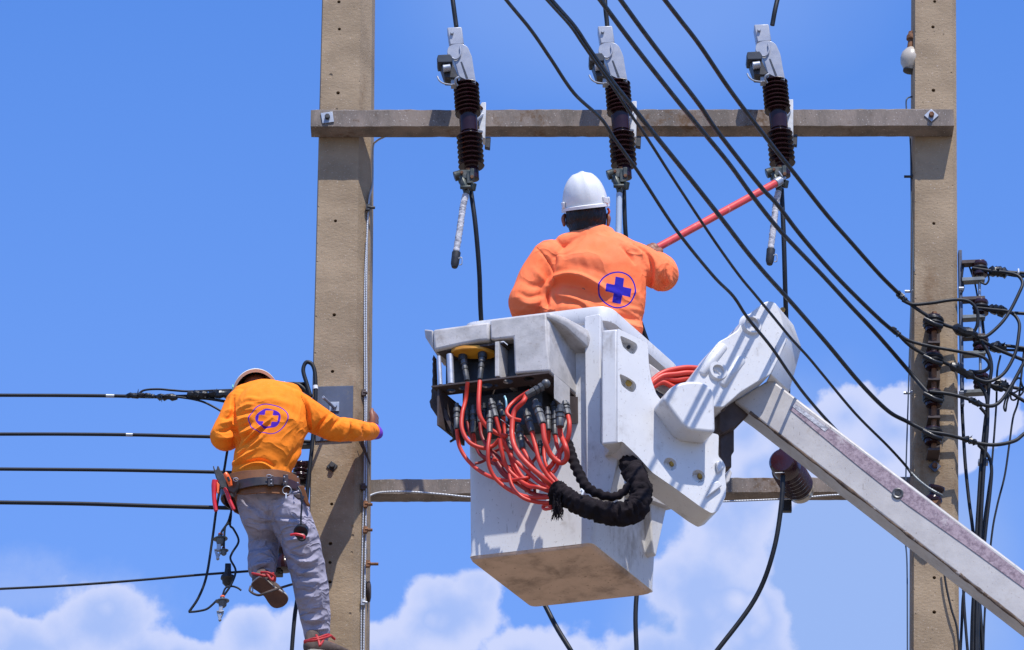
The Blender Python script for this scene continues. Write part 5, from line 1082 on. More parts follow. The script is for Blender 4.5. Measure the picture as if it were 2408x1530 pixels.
def grip(B, c, ax, wrist, r, thumb=1, s=1.0):
    """hand closed round a bar: c on the bar's axis, ax its direction"""
    c, ax, wrist = Vector(c), Vector(ax).normalized(), Vector(wrist)
    p = (wrist - c); p = (p - ax * p.dot(ax)).normalized(); q = ax.cross(p) * thumb
    kn = c + p * (r + .012)
    B.limb([wrist, wrist.lerp(kn, .45), kn + q * (-.018)], [(.027 * s, .021 * s), (.040 * s, .019 * s), (.043 * s, .015 * s)], ax)
    for i, (off, fr, ln) in enumerate(((-1.5, .0088, 230), (-.5, .0095, 250), (.5, .0095, 240), (1.5, .0082, 205))):
        o_ = c + ax * off * .0215 * s; P = []
        for a in range(-30, ln, 34):
            t = rad(a); P.append(o_ + (p * math.cos(t) - q * math.sin(t) * -1) * (r + fr * .95) if False else o_ + (p * math.cos(t) + q * math.sin(t)) * (r + fr * .95))
        B.limb(P, [fr * 1.05 * s] * 3 + [fr * s] * (len(P) - 5) + [fr * .92 * s, fr * .8 * s], ax, n=12, sub=3)
    b = wrist.lerp(kn, .55) + ax * .03 * s
    B.limb([b, b + ax * .024 * s - q * .012, c + ax * .048 * s - q * (r + .011) + p * .004, c + ax * .040 * s - q * (r + .008) - p * .022], [.0135 * s, .0125 * s, .011 * s, .0095 * s], ax, n=12, sub=3)
def fold_field(V, Nn, folds):
    """sum of ridges (+) and creases (-) along photograph-traced lines on the side that faces the viewer"""
    px, py = topx(V); face = np.clip((-Nn[:, 1] + .25) / .45, 0, 1); H = np.zeros(len(V))
    for pts, w_, amp in folds:
        P = np.array(catmull(pts, 5) if len(pts) > 2 else pts, float); best = np.full(len(V), 1e9); par = np.zeros(len(V))
        for i in range(len(P) - 1):
            a, b = P[i], P[i + 1]; ab = b - a; t = np.clip(((px - a[0]) * ab[0] + (py - a[1]) * ab[1]) / (ab @ ab + 1e-9), 0, 1)
            d = np.hypot(px - a[0] - t * ab[0], py - a[1] - t * ab[1]); m = d < best; best[m] = d[m]; par[m] = (i + t[m]) / (len(P) - 1)
        x = best / w_; H += amp * np.exp(-x * x) * np.sin(np.pi * np.clip(par, .04, .96)) ** .6 * face
    return H
def seam(V, Nn, pts):
    h = fold_field(V, np.tile([0., -1., 0.], (len(V), 1)), [(pts, 8.0, 1.0)])
    px, py = topx(V); P = np.array(catmull(pts, 6), float); best = np.full(len(V), 99.)
    for i in range(len(P) - 1):
        a, b = P[i], P[i + 1]; ab = b - a; t = np.clip(((px - a[0]) * ab[0] + (py - a[1]) * ab[1]) / (ab @ ab + 1e-9), 0, 1)
        best = np.minimum(best, np.hypot(px - a[0] - t * ab[0], py - a[1] - t * ab[1]))
    return np.where(Nn[:, 1] < .2, best, 99.)
def noisefield(V, sc, st=(1, 1, 1), seed=0):
    return np.array([noise.noise(Vector((v[0] * sc * st[0] + seed, v[1] * sc * st[1], v[2] * sc * st[2]))) for v in V])
def finish(name, V, Nn, F, m, parent, org, disp=None, attrs=None):
    if disp is not None: V = V + Nn * disp[:, None]
    ORG.setdefault(parent.name if parent else name, org)
    o = put(name, [tuple(v) for v in V], F, m, parent, smooth=180)
    for k, a in (attrs or {}).items():
        at = o.data.attributes.new(k, 'FLOAT', 'POINT'); at.data.foreach_set('value', np.asarray(a, dtype=np.float32))
    return o
def sdf_cross(px, py, cx, cy, ang, L, w_, skew=0):
    a = rad(ang); dx, dy = px - cx, py - cy; u = dx * math.cos(a) + dy * math.sin(a); v = -dx * math.sin(a + rad(skew)) + dy * math.cos(a + rad(skew))
    b1 = np.maximum(np.abs(u) - L, np.abs(v) - w_); b2 = np.maximum(np.abs(u) - w_, np.abs(v) - L); return np.minimum(b1, b2)

# ------------------------------------------------------------------ worker in the bucket
YW = -1.28
def K(x, y, d=0.0): return W(x, y, YW + d)
def r3(x, y, d=0.0): return K(x * .3266 + 1146.4, y * .3266 + 352.7, d)          # close-up coordinates
# red stick first: hands close on it
s_tip = W(1832, 427, YC - .10); s_b = W(1534, 590, -.93); sd = (s_b - s_tip).normalized()
stick = thing('hot_stick', 'long red fibreglass stick reaching from the worker\'s hand to the right fuse cutout', 'hot stick', s_b + sd * .55)
s_end = s_b + sd * .62
G().tube([s_tip + sd * .03, s_b, s_end], .0195, 18).put('stick_pole', 'stick', stick, smooth=60)
G().tube([s_tip + sd * .035, s_tip - sd * .01], .0235, 18).put('end_collar', 'galv', stick, bevel=.003)
g = G().tube([s_tip - sd * .01, s_tip - sd * .05], .008, 10); g.tube([s_tip - sd * .04, s_tip - sd * .045 + Vector((-.03, -.01, .035))], .005, 8); g.put('hook_tip', 'galv', stick, smooth=50)
hr = s_b + sd * .022                                                      # right hand
hl = s_b + sd * .40                                                       # left hand, hidden by the body
feet_z = B0.z + .40
wa = thing('person', 'worker in coral orange shirt and white helmet standing in the bucket, holding the red stick', 'person', (K(1400, 900).x, YW, feet_z))
OA = Vector(wa.location)
shL, shR = r3(430, 770), r3(1100, 770, .02)
elL, elR = r3(260, 1120, -.02), r3(1265, 905, .05)
wrL = hl + Vector((-.07, -.05, -.03)); wrR = hr + Vector((.030, -.055, -.040))
pel, cx = K(1412, 905), 1400
hipL, hipR = pel + Vector((-.09, 0, -.03)), pel + Vector((.09, 0, -.03))
headc = K(1378, 505, .01)
B = Body()
B.limb([pel + Vector((0, 0, -.06)), pel, K(1408, 800), K(1402, 700), K(1398, 620), K(1392, 578)], [(.15, .10), (.165, .11), (.15, .10), (.19, .115), (.19, .10), (.10, .075)])
B.limb([K(1390, 585), K(1385, 552), K(1380, 525)], [.085, .078, .070])
# head: skull, jaw, face on the far side
B.limb([headc + Vector((0, .0, .055)), headc + Vector((0, .01, -.005)), headc + Vector((0, .035, -.06))], [(.074, .090), (.078, .096), (.056, .062)])
B.ball(headc + Vector((.0, .108, -.015)), .016, (1, 1.2, 1.3)); B.ball(headc + Vector((0, .085, -.055)), .026, (1.2, .9, .6))
for s in (-1, 1):
    e = headc + Vector((s * .080, .012, -.018)); B.limb([e + Vector((0, 0, .022)), e + Vector((s * .008, .006, 0)), e + Vector((0, .004, -.026))], [(.006, .013), (.008, .018), (.006, .009)], n=12, sub=3)
    B.ball(headc + Vector((s * .028, .092, .012)), .011)
for sh, el, wr in ((shL, elL, wrL), (shR, elR, wrR)): B.limb([sh, sh.lerp(el, .5), el, el.lerp(wr, .4), wr], [.060, .048, .042, .040, .028])
grip(B, hr, sd, wrR, .0195, 1, 1.12); grip(B, hl, sd, wrL, .0195, -1)
for hp, s in ((hipL, -1), (hipR, 1)):
    kn = Vector((hp.x + s * .02, hp.y + .05, (hp.z + feet_z) / 2 + .02)); an = Vector((hp.x + s * .02, hp.y - .02, feet_z + .09))
    B.limb([hp, hp.lerp(kn, .5), kn, kn.lerp(an, .4), an], [.085, .075, .056, .052, .038]); B.limb([an + Vector((0, -.03, -.05)), an + Vector((0, .08, -.06)), an + Vector((0, .15, -.065))], [(.035, .03), (.042, .024), (.03, .018)])
V, Nn, F = B.remesh(.0052, 3)
finish('body', V, Nn, F, 'skin', wa, OA)
# shirt
S = Body()
S.limb([K(1418, 872), K(1412, 800, .0), r3(790, 1180), r3(800, 1000), r3(790, 860), r3(775, 750), r3(750, 660)], [(.195, .135), (.205, .14), (.225, .145), (.232, .15), (.235, .15), (.215, .125), (.13, .085)], n=28)
S.limb([r3(560, 690), r3(760, 650), r3(950, 690)], [(.055, .07), (.06, .075), (.055, .07)])
S.limb([r3(450, 780, .01), r3(360, 890), r3(300, 1010, -.01), r3(268, 1120, -.02), r3(330, 1190, .08), wrL.lerp(elL, .22)], [.092, .083, .078, .078, .062, .05])
S.limb([r3(980, 770, .02), r3(1100, 810, .03), r3(1200, 870, .03), r3(1262, 905, .04), r3(1262, 850, .14), wrR.lerp(elR, .28)], [.092, .088, .086, .080, .066, .045])
S.limb([r3(430, 740), r3(470, 850), r3(500, 960), r3(440, 1060), r3(450, 1150)], [.06, .075, .07, .065, .07])
S.limb([r3(1080, 760), r3(1060, 880), r3(1040, 1000)], [.06, .07, .06])
V, Nn, F = S.remesh(.0044, 3)
def r3p(*P): return [(x * .3266 + 1146.4, y * .3266 + 352.7) for x, y in P]
folds = [(r3p((360, 715), (430, 790), (475, 880), (490, 930)), 2.6, -.006), (r3p((480, 700), (530, 800), (500, 900), (455, 990)), 9, .010),
         (r3p((455, 990), (430, 1050), (425, 1150)), 6, -.022), (r3p((450, 985), (500, 930), (580, 903), (690, 925), (800, 985), (860, 1030)), 7, .017), (r3p((440, 1010), (540, 960), (680, 975), (790, 1040)), 7, -.010),
         (r3p((460, 1040), (600, 1060), (760, 1140)), 7, .008), (r3p((640, 900), (760, 950), (860, 1010), (1000, 1060)), 8, .007), (r3p((500, 1100), (640, 1100), (700, 1150)), 7, -.007),
         (r3p((960, 690), (1030, 760), (1060, 820)), 4, -.010), (r3p((1010, 680), (1090, 740), (1120, 800)), 5, .008), (r3p((1060, 690), (1140, 740), (1180, 830), (1170, 940), (1150, 1010)), 5, -.012),
         (r3p((1120, 720), (1190, 790), (1215, 860), (1200, 960)), 6, .010), (r3p((1230, 900), (1260, 960), (1280, 1000)), 6, -.008), (r3p((1290, 860), (1310, 930), (1330, 980)), 6, .006), (r3p((1180, 1000), (1230, 960), (1300, 900)), 7, .006),
         (r3p((600, 760), (760, 780), (900, 830)), 14, .006), (r3p((560, 820), (700, 850), (860, 900)), 10, -.004),
         (r3p((900, 1180), (1010, 1210), (1110, 1230)), 6, -.008), (r3p((900, 1220), (1010, 1260), (1120, 1290)), 6, .009), (r3p((980, 1290), (1060, 1320), (1125, 1330)), 6, -.008), (r3p((960, 1140), (1060, 1150), (1120, 1170)), 6, .005),
         (r3p((1050, 1000), (1100, 1080), (1110, 1160)), 8, .006), (r3p((1000, 1330), (1060, 1355), (1120, 1365)), 5, .006),
         (r3p((230, 1030), (300, 1060), (400, 1040)), 6, -.006), (r3p((215, 1080), (300, 1110), (410, 1080)), 7, .006), (r3p((330, 860), (390, 930), (420, 1010)), 8, .006), (r3p((260, 950), (330, 980), (420, 970)), 7, -.005)]
folds += [(r3p((500, 1050), (620, 1010), (780, 1050), (900, 1120)), 24, -.015), (r3p((520, 880), (660, 850), (800, 900)), 26, .006)]
Hf = 1.6 * fold_field(V, Nn, folds) + .003 * noisefield(V, 8, (1, 1, 1.6)) + .0012 * noisefield(V, 24, (1, 1, .6), 5)
px, py = topx(V); front = Nn[:, 1] < .1
# print: ring and cross, bent a little with the folds
cxp, cyp = 1451.5, 681.5; ang = rad(25); dx, dy = px - cxp, py - cyp
e_ = np.hypot((dx * math.cos(ang) + dy * math.sin(ang)) / 1.0, (-dx * math.sin(ang) + dy * math.cos(ang)) / .95)
wob = 1.2 * np.sin(np.arctan2(dy, dx) * 3 + 1)
ringa = np.where(front, e_ - 43 + wob, 99)
crossa = np.where(front, sdf_cross(px, py, 1454, 683, 7, 30, 10.2, 6), 99)
finish('shirt', V, Nn, F, 'shirt_a', wa, OA, Hf, {'ring': ringa, 'shape': crossa, 'disc': np.full(len(V), 99.), 'seam': seam(V, Nn, r3p((355, 705), (410, 760), (450, 830), (478, 890), (490, 935)))})
T = Body()
T.limb([pel + Vector((0, 0, .06)), pel, pel + Vector((0, 0, -.05))], [(.165, .12), (.175, .125), (.17, .12)])
for hp, s in ((hipL, -1), (hipR, 1)):
    kn = Vector((hp.x + s * .02, hp.y + .05, (hp.z + feet_z) / 2 + .02)); an = Vector((hp.x + s * .02, hp.y - .02, feet_z + .10)); T.limb([hp, hp.lerp(kn, .5), kn, kn.lerp(an, .5), an], [.10, .09, .075, .068, .06])
V, Nn, F = T.remesh(.012, 3); finish('trousers', V, Nn, F, 'jeans', wa, OA, .006 * noisefield(V, 12))
# hair
Hh = Body()
Hh.limb([headc + Vector((0, -.010, .06)), headc + Vector((0, -.012, .0)), headc + Vector((0, -.012, -.050)), headc + Vector((0, -.010, -.074))], [(.090, .096), (.100, .108), (.100, .104), (.086, .090)], n=28)
V, Nn, F = Hh.remesh(.0045, 2)
dx = V - np.array(headc); keep_y = dx[:, 1] < .055
Hd = .0045 * noisefield(V, 34, (1.2, 1.2, .35)) + .003 * noisefield(V, 70, (1, 1, .3)) - np.where(dx[:, 1] > .03, .5 * np.clip(dx[:, 1] - .03, 0, .03), 0)
finish('hair', V, Nn, F, 'hair', wa, OA, Hd)
# ears over the hair
for s in (-1, 1):
    e = headc + Vector((s * .104, -.004, -.034)); E = Body(); E.limb([e + Vector((0, .004, .028)), e + Vector((s * .007, .0, .008)), e + Vector((s * .003, -.002, -.026))], [(.008, .016), (.011, .023), (.008, .013)], n=14, sub=4)
    V, Nn, F = E.remesh(.0028, 2); finish('ear', V, Nn, F, 'skin', wa, OA)
def helmet(c, up, fwd, par, R=(.118, .140, .145), m='helmet', rim_m=None):
    """hard hat: dome with a centre ridge, rim and peak, rain gutter at the back; c is the centre of the rim"""
    c, up, fwd = Vector(c), Vector(up).normalized(), Vector(fwd); fwd = (fwd - up * fwd.dot(up)).normalized(); sd_ = fwd.cross(up)
    V = []; F = []; n = 48; rows = 14
    for inner in (0, 1):
        k0 = len(V)
        for i in range(rows + 1):
            ph = (math.pi / 2) * i / rows; cr, sr = math.cos(ph) ** .82, math.sin(ph)
            for k in range(n):
                th = 2 * math.pi * k / n; x, y = math.cos(th), math.sin(th)
                rb = 1 + (0 if inner else (.040 * math.exp(-((x * cr) / .10) ** 2) * (sr > .12) + .016 * math.exp(-((abs(x * cr) - .42) / .05) ** 2)) * min(1, sr * 2))
                s_ = .965 if inner else 1
                V.append(c + (sd_ * x * R[0] * cr + fwd * y * R[1] * cr + up * R[2] * sr) * rb * s_)
        for i in range(rows):
            for k in range(n):
                q = (k + 1) % n; f = (k0 + i * n + k, k0 + i * n + q, k0 + (i + 1) * n + q, k0 + (i + 1) * n + k); F.append(f if not inner else f[::-1])
    h_ = (rows) * n; put('helmet_shell', V, F[:h_], m, par, smooth=50); put('helmet_lining', V, F[h_:], 'lining', par, smooth=50)
    # rim with peak
    V = []; F = []
    for k in range(n):
        th = 2 * math.pi * k / n; x, y = math.cos(th), math.sin(th); pk = max(0, y) ** 2.2 * .045 + .006
        o1 = sd_ * x * (R[0] + .004 + pk * .3) + fwd * y * (R[1] + .004 + pk)
        i1 = sd_ * x * R[0] * .955 + fwd * y * R[1] * .955
        V += [c + i1 + up * .012, c + o1 + up * .006 - up * max(0, y) * .010, c + o1 * 1.01 - up * .008 - up * max(0, y) * .010, c + i1 - up * .008]
    for k in range(n):
        q = (k + 1) % n
        for j in range(4): F.append((k * 4 + j, k * 4 + (j + 1) % 4, q * 4 + (j + 1) % 4, q * 4 + j))
    put('helmet_rim', V, F, rim_m or m, par, smooth=50)
    return sd_, fwd, up
hu = Vector((-.13, -.50, 1)); hcn = headc + Vector((-.002, -.012, .028))
sdv, fw, up_v = helmet(hcn + Vector((0, 0, .005)), hu, (-.12, 1, .12), wa, (.112, .132, .172))
for s, k in ((1, 0), (-1, 1)):
    G().box(hcn + sdv * .112 * s + up_v * .026 - fw * .02, (.012, .045, .032), (sdv, fw, up_v)).put('side_slot', 'helmet', wa, bevel=.004)
G().box(hcn + sdv * .085 - fw * .093 + up_v * .026, (.034, .01, .032), (Vector((.75, .66, 0)), Vector((-.66, .75, 0)), up_v)).put('side_slot', 'helmet', wa, bevel=.004)
G().tube([hcn + Vector((.07 * math.cos(t), -.092 * math.sin(t) - .01, -.018 - .004 * math.sin(t))) for t in [i * math.pi / 12 for i in range(13)]], .014, 10).put('headband', 'leather_dk', wa, smooth=60)
G().tube(catmull([hcn + Vector((.108, -.01, -.005)), hcn + Vector((.115, -.005, -.02)), hcn + Vector((.108, .02, -.03))], 5), .006, 8).put('ear_strap', 'orangeplastic', wa)

# ------------------------------------------------------------------ worker on the left pole
YP = -.50
def q4(x, y, d=0.0): return W(x * .2305 + 440.9, y * .2305 + 823, YP + d)
def q5(x, y, d=0.0): return W(x * .2890 + 411.5, y * .2890 + 1087.6, YP + d)
def q4p(*P): return [(x * .2305 + 440.9, y * .2305 + 823) for x, y in P]
def q5p(*P): return [(x * .2890 + 411.5, y * .2890 + 1087.6) for x, y in P]
wb = thing('person', 'worker in orange shirt and grey trousers hunched on the left pole, one arm round it', 'person', W(770, 1560, -.3))
OB = Vector(wb.location)
hdc = q4(700, 470, .25) + Vector((0, 0, -.02))                              # head bowed away from the viewer
bshL, bshR = q4(530, 520, .05), q4(1130, 520, .02); belL, belR = q4(350, 880, .02), q4(1500, 800, .10)
bwrL = W(606, 960, -.12); bwrR = W(868, 1012, -.04)
bp = q4(770, 1310, .03); bhL, bhR = q4(640, 1450, .03), q4(970, 1450, .03)
bknL, bknR = q5(715, 640, .22), q5(1020, 720, .12); banL, banR = q5(712, 900, .12), q5(1145, 1400, .22)
B = Body()
B.limb([bp, q4(790, 1150, .02), q4(800, 900, .03), q4(800, 650, .05), q4(790, 500, .09), q4(740, 440, .16)], [(.13, .09), (.12, .085), (.14, .09), (.15, .09), (.12, .075), (.06, .055)])
B.limb([q4(760, 450, .14), hdc.lerp(q4(760, 450, .14), .4), hdc], [.062, .060, .060])
B.limb([hdc + Vector((0, -.03, .05)), hdc + Vector((0, .02, .0)), hdc + Vector((0, .05, -.07))], [(.072, .085), (.076, .092), (.052, .058)])
B.ball(hdc + Vector((0, .12, -.03)), .016); B.ball(hdc + Vector((0, .10, -.07)), .024, (1.2, .9, .6))
for sh, el, wr in ((bshL, belL, bwrL), (bshR, belR, bwrR)): B.limb([sh, sh.lerp(el, .5), el, el.lerp(wr, .4), wr], [.050, .043, .040, .038, .027])
grip(B, W(618, 946, -.03), (1, 0, -.05), bwrL, .010, 1)
# right hand laid flat round the pole's edge: palm up, thumb raised, fingers reaching behind
pe = bwrR
palm_t = W(879, 985, .03)
B.limb([pe, W(875, 1000, -.01), palm_t], [(.026, .034), (.022, .044), (.017, .046)], (1, 0, 0))
B.limb([W(874, 1008, -.05), W(876, 986, -.058), W(874, 972, -.055), W(875, 964, -.05)], [.018, .0155, .0135, .010], n=12, sub=4)
for i in range(4):
    z0_ = palm_t + Vector((0, -.005, .022 - i * .021)); B.limb([z0_ + Vector((-.004, -.02, 0)), z0_ + Vector((.012, .03, .003)), z0_ + Vector((.014, .07, .002)), z0_ + Vector((.0, .105 - .008 * abs(i - 1), 0)), z0_ + Vector((-.03, .125 - .01 * abs(i - 1), -.002))], [.0105, .0105, .0098, .009, .0078], n=12, sub=3)
for hp, kn, an in ((bhL, bknL, banL), (bhR, bknR, banR)): B.limb([hp, hp.lerp(kn, .5), kn, kn.lerp(an, .4), an], [.085, .075, .056, .052, .038])
fR0, fR1 = banR + Vector((.0, -.03, -.05)), W(820, 1535, -.16); fL0, fL1 = q5(690, 960, .06), q5(880, 1150, .20)
B.limb([fR0, fR0.lerp(fR1, .5)], [.030, .024]); B.limb([fL0, fL0.lerp(fL1, .45)], [.030, .022])
V, Nn, F = B.remesh(.0050, 3); finish('body', V, Nn, F, 'skin', wb, OB)
S = Body()
S.limb([q4(755, 1290, .02), q4(765, 1180, .01), q4(810, 1010), q4(830, 850), q4(835, 700), q4(820, 580, .03), q4(770, 480, .10)], [(.150, .115), (.150, .115), (.165, .13), (.182, .14), (.188, .14), (.170, .13), (.12, .09)], n=28)
S.limb([q4(560, 500, .07), q4(760, 470, .09), q4(1060, 490, .06)], [(.055, .075), (.06, .085), (.06, .075)])
S.limb([q4(540, 560, .05), q4(460, 700, .03), q4(390, 830, .01), q4(370, 900, .03), q4(440, 900, .14), q4(560, 800, .27)], [.080, .070, .068, .066, .055, .042])
S.limb([q4(1060, 570, .03), q4(1190, 640, .03), q4(1330, 720, .05), q4(1480, 800, .08), q4(1640, 815, .16), q4(1800, 832, .32), q4(1870, 835, .42)], [.088, .082, .074, .066, .058, .048, .046])
S.limb([q4(1100, 560, .02), q4(1120, 720, .02), q4(1090, 850, .01)], [.05, .075, .06])
S.limb([q4(560, 560, .03), q4(590, 750, .02), q4(600, 900, .02)], [.06, .075, .06])
V, Nn, F = S.remesh(.0043, 2)
folds = [(q4p((470, 470), (462, 560), (470, 700), (500, 790)), 4, -.012), (q4p((540, 990), (650, 880), (760, 780), (860, 690)), 3.6, .010), (q4p((500, 1030), (620, 930), (740, 830), (830, 760)), 3.6, -.009),
         (q4p((520, 1060), (680, 960), (800, 850)), 4, .008), (q4p((480, 1120), (600, 1010), (760, 880)), 4, -.007), (q4p((450, 1170), (560, 1100), (700, 1010)), 4, .008), (q4p((470, 1200), (600, 1150), (760, 1130), (880, 1190)), 4, -.009),
         (q4p((540, 1215), (660, 1160), (780, 1165), (860, 1215)), 4, .008), (q4p((500, 620), (600, 570), (690, 560)), 4, .006), (q4p((490, 680), (600, 640), (680, 630)), 4, -.006), (q4p((500, 740), (580, 700), (640, 690)), 4, .006),
         (q4p((520, 800), (600, 770), (660, 740)), 4, -.007), (q4p((530, 860), (620, 830), (680, 790)), 4, .008), (q4p((530, 920), (590, 880), (640, 850)), 4, -.007), (q4p((560, 520), (640, 500), (760, 520)), 5, .005),
         (q4p((1175, 480), (1215, 600), (1235, 720), (1255, 860)), 3.5, -.009), (q4p((1215, 500), (1260, 620), (1270, 760), (1265, 850)), 5, .008), (q4p((1290, 860), (1360, 760), (1450, 660)), 4.5, -.008), (q4p((1320, 850), (1420, 740), (1480, 680)), 4.5, .008),
         (q4p((1420, 850), (1500, 760), (1560, 700)), 4.5, -.007), (q4p((1570, 900), (1620, 830), (1640, 740)), 4, .009), (q4p((1620, 910), (1670, 850), (1680, 750)), 4, -.009), (q4p((1700, 900), (1745, 850), (1740, 760)), 4, .007), (q4p((1770, 900), (1800, 850), (1800, 770)), 3.5, -.006), (q4p((1820, 900), (1850, 850), (1850, 770)), 3.5, .006),
         (q4p((1000, 1190), (1070, 1080), (1140, 990)), 5, -.005), (q4p((1060, 1190), (1120, 1090), (1190, 990)), 4, .006), (q4p((380, 640), (430, 620), (460, 580)), 4, .006), (q4p((350, 690), (420, 690), (460, 640)), 4, -.007), (q4p((330, 760), (400, 750), (470, 720)), 4, .007),
         (q4p((300, 830), (380, 830), (480, 800)), 5, -.007), (q4p((300, 900), (400, 900), (500, 870)), 5, .006), (q4p((470, 800), (500, 900), (490, 1000)), 5, -.022), (q4p((700, 500), (900, 520), (1060, 560)), 9, .005), (q4p((900, 640), (1050, 700), (1150, 820)), 10, .005)]
Hf = 1.95 * fold_field(V, Nn, folds) + .003 * noisefield(V, 10, (1, 1, 1.5), 3) + .0022 * noisefield(V, 28, (1, 1, .7), 9)
px, py = topx(V); front = Nn[:, 1] < .15
cx1, cy1 = 630.4, 986.0; dx, dy = px - cx1, py - cy1
ringa = np.where(front & (py < 1060) & (px < 720), np.hypot(dx / 1.0, dy / .755) - 45 + 1.5 * np.sin(np.arctan2(dy, dx) * 4), 99)
disc = np.where(front, np.hypot(px - 630.5, (py - 985) / .77) - 29.5 + 1.0 * np.sin(np.arctan2(dy, dx) * 5 + 1), 99)
crs = np.where(front, sdf_cross(px, (py - 985) / .80 + 985, 630.5, 984, 8, 23, 9.3, -4), 99)
finish('shirt', V, Nn, F, 'shirt_b', wb, OB, Hf, {'ring': ringa, 'shape': crs, 'disc': disc, 'seam': seam(V, Nn, q4p((1165, 470), (1200, 560), (1225, 680), (1245, 790), (1265, 880)))})
ca = q4(1845, 835, .40); cb = q4(1905, 830, .47)
cu = Body(); cu.limb([ca, cb], [(.043, .045), (.038, .052)], (0, 1, 0), n=20); V, Nn, F = cu.remesh(.005, 2); finish('cuff', V, Nn, F, 'purple', wb, OB, .002 * noisefield(V, 30))
# trousers
T = Body()
T.limb([q4(800, 1380, .02), q4(800, 1460, .02), q4(800, 1530, .03)], [(.142, .108), (.150, .115), (.145, .115)], n=26)
T.limb([q5(650, 330, .04), q5(690, 430, .06), q5(725, 560, .16), q5(722, 680, .18), q5(714, 780, .15), q5(706, 868, .12)], [.092, .098, .086, .078, .074, .070])
T.limb([q5(900, 320, .02), q5(940, 460, .03), q5(1010, 620, .06), q5(1060, 800, .10), q5(1085, 900, .12), q5(1110, 1040, .14), q5(1135, 1220, .18), q5(1150, 1350, .21), q5(1150, 1395, .22)], [.106, .103, .097, .092, .088, .086, .078, .068, .066], n=24)
V, Nn, F = T.remesh(.0058, 3)
folds = [(q5p((760, 400), (820, 520), (880, 680)), 5, -.012), (q5p((800, 440), (930, 455), (1060, 460)), 3.5, -.007), (q5p((780, 470), (900, 480), (1060, 500)), 4, .006), (q5p((690, 300), (740, 380), (780, 440)), 5, .008),
         (q5p((900, 640), (1000, 620), (1110, 600)), 4, .007), (q5p((900, 700), (980, 760), (1080, 770), (1160, 720)), 4, -.009), (q5p((920, 740), (1000, 800), (1100, 810), (1180, 760)), 4, .009), (q5p((930, 800), (1020, 860), (1110, 860), (1180, 830)), 4, -.008),
         (q5p((940, 860), (1040, 905), (1190, 880)), 4, .008), (q5p((955, 935), (1080, 930), (1205, 945)), 3, -.007), (q5p((970, 960), (1080, 980), (1200, 960)), 4, .006), (q5p((1000, 1010), (1100, 1060), (1210, 1000)), 5, -.006), (q5p((1010, 1110), (1090, 1090), (1150, 1130)), 5, .005),
         (q5p((1180, 960), (1190, 1100), (1200, 1300)), 2.6, .005), (q5p((1010, 1200), (1100, 1230), (1220, 1190)), 4.5, -.006), (q5p((1030, 1270), (1120, 1290), (1230, 1240)), 4, .008), (q5p((1040, 1310), (1130, 1330), (1230, 1300)), 3.5, -.009), (q5p((1055, 1350), (1130, 1372), (1235, 1350)), 3.5, .009), (q5p((1060, 1388), (1150, 1375), (1235, 1372)), 3, -.008),
         (q5p((625, 480), (700, 500), (820, 490)), 4, -.009), (q5p((630, 560), (720, 540), (820, 570)), 4, .006), (q5p((630, 700), (700, 690), (800, 650)), 4, -.007), (q5p((640, 760), (720, 740), (800, 700)), 4, .008), (q5p((640, 810), (720, 790), (800, 760)), 4, -.009), (q5p((620, 850), (700, 830), (800, 820)), 3.5, .009), (q5p((640, 885), (720, 862), (800, 868)), 3, -.008),
         (q5p((520, 290), (600, 370), (700, 470)), 5, .009), (q5p((560, 280), (640, 350), (720, 420)), 5, -.008), (q5p((870, 270), (960, 330), (1080, 350)), 5, .005), (q5p((1000, 340), (1060, 420), (1100, 520)), 5, -.006)]
Hf = 1.3 * fold_field(V, Nn, folds) + .0035 * noisefield(V, 12, (1, 1, 1.6), 2) + .002 * noisefield(V, 30, (1, 1, 1), 4)
finish('trousers', V, Nn, F, 'jeans', wb, OB, Hf)
# collar cloth, helmet, hair
Nk = Body(); Nk.limb([q4(740, 470, .12), q4(735, 420, .18), q4(730, 380, .24)], [(.075, .055), (.080, .05), (.06, .05)], n=24); V, Nn, F = Nk.remesh(.006, 2); finish('neck_cloth', V, Nn, F, 'neck', wb, OB, .005 * noisefield(V, 18))
Hh = Body(); Hh.ball(hdc + Vector((0, -.005, .02)), .095, (.92, 1, .95)); V, Nn, F = Hh.remesh(.006, 1); finish('hair', V, Nn, F, 'hair', wb, OB, .004 * noisefield(V, 40))
hb = q4(695, 455, .20); upb = Vector((-.10, .72, .69)); fwb = Vector((0, .7, -.72))
sdv, fw, up_v = helmet(hb, upb, fwb, wb, (.110, .125, .130), 'helmet_in', 'helmet_in')
for t in (-.5, .5): G().tube([hb + sdv * (.09 * math.sin(a + t)) - fw * (.06 * math.cos(a)) + up_v * (.05 + .04 * math.cos(a)) for a in [k * .3 - 1.2 for k in range(9)]], .008, 8).put('suspension_strap', 'brace' if t > 0 else 'leather_dk', wb, smooth=60)
G().tube([hb + sdv * .10 * math.cos(a) + fw * .12 * math.sin(a) + up_v * .022 for a in [k * math.pi / 12 for k in range(25)]], .009, 8).put('headband', 'leather_dk', wb, smooth=60)
G().box(hb - sdv * .112 + up_v * .03, (.006, .08, .04), (sdv, fw, up_v)).put('green_stripe', 'greenpatch', wb, bevel=.002)
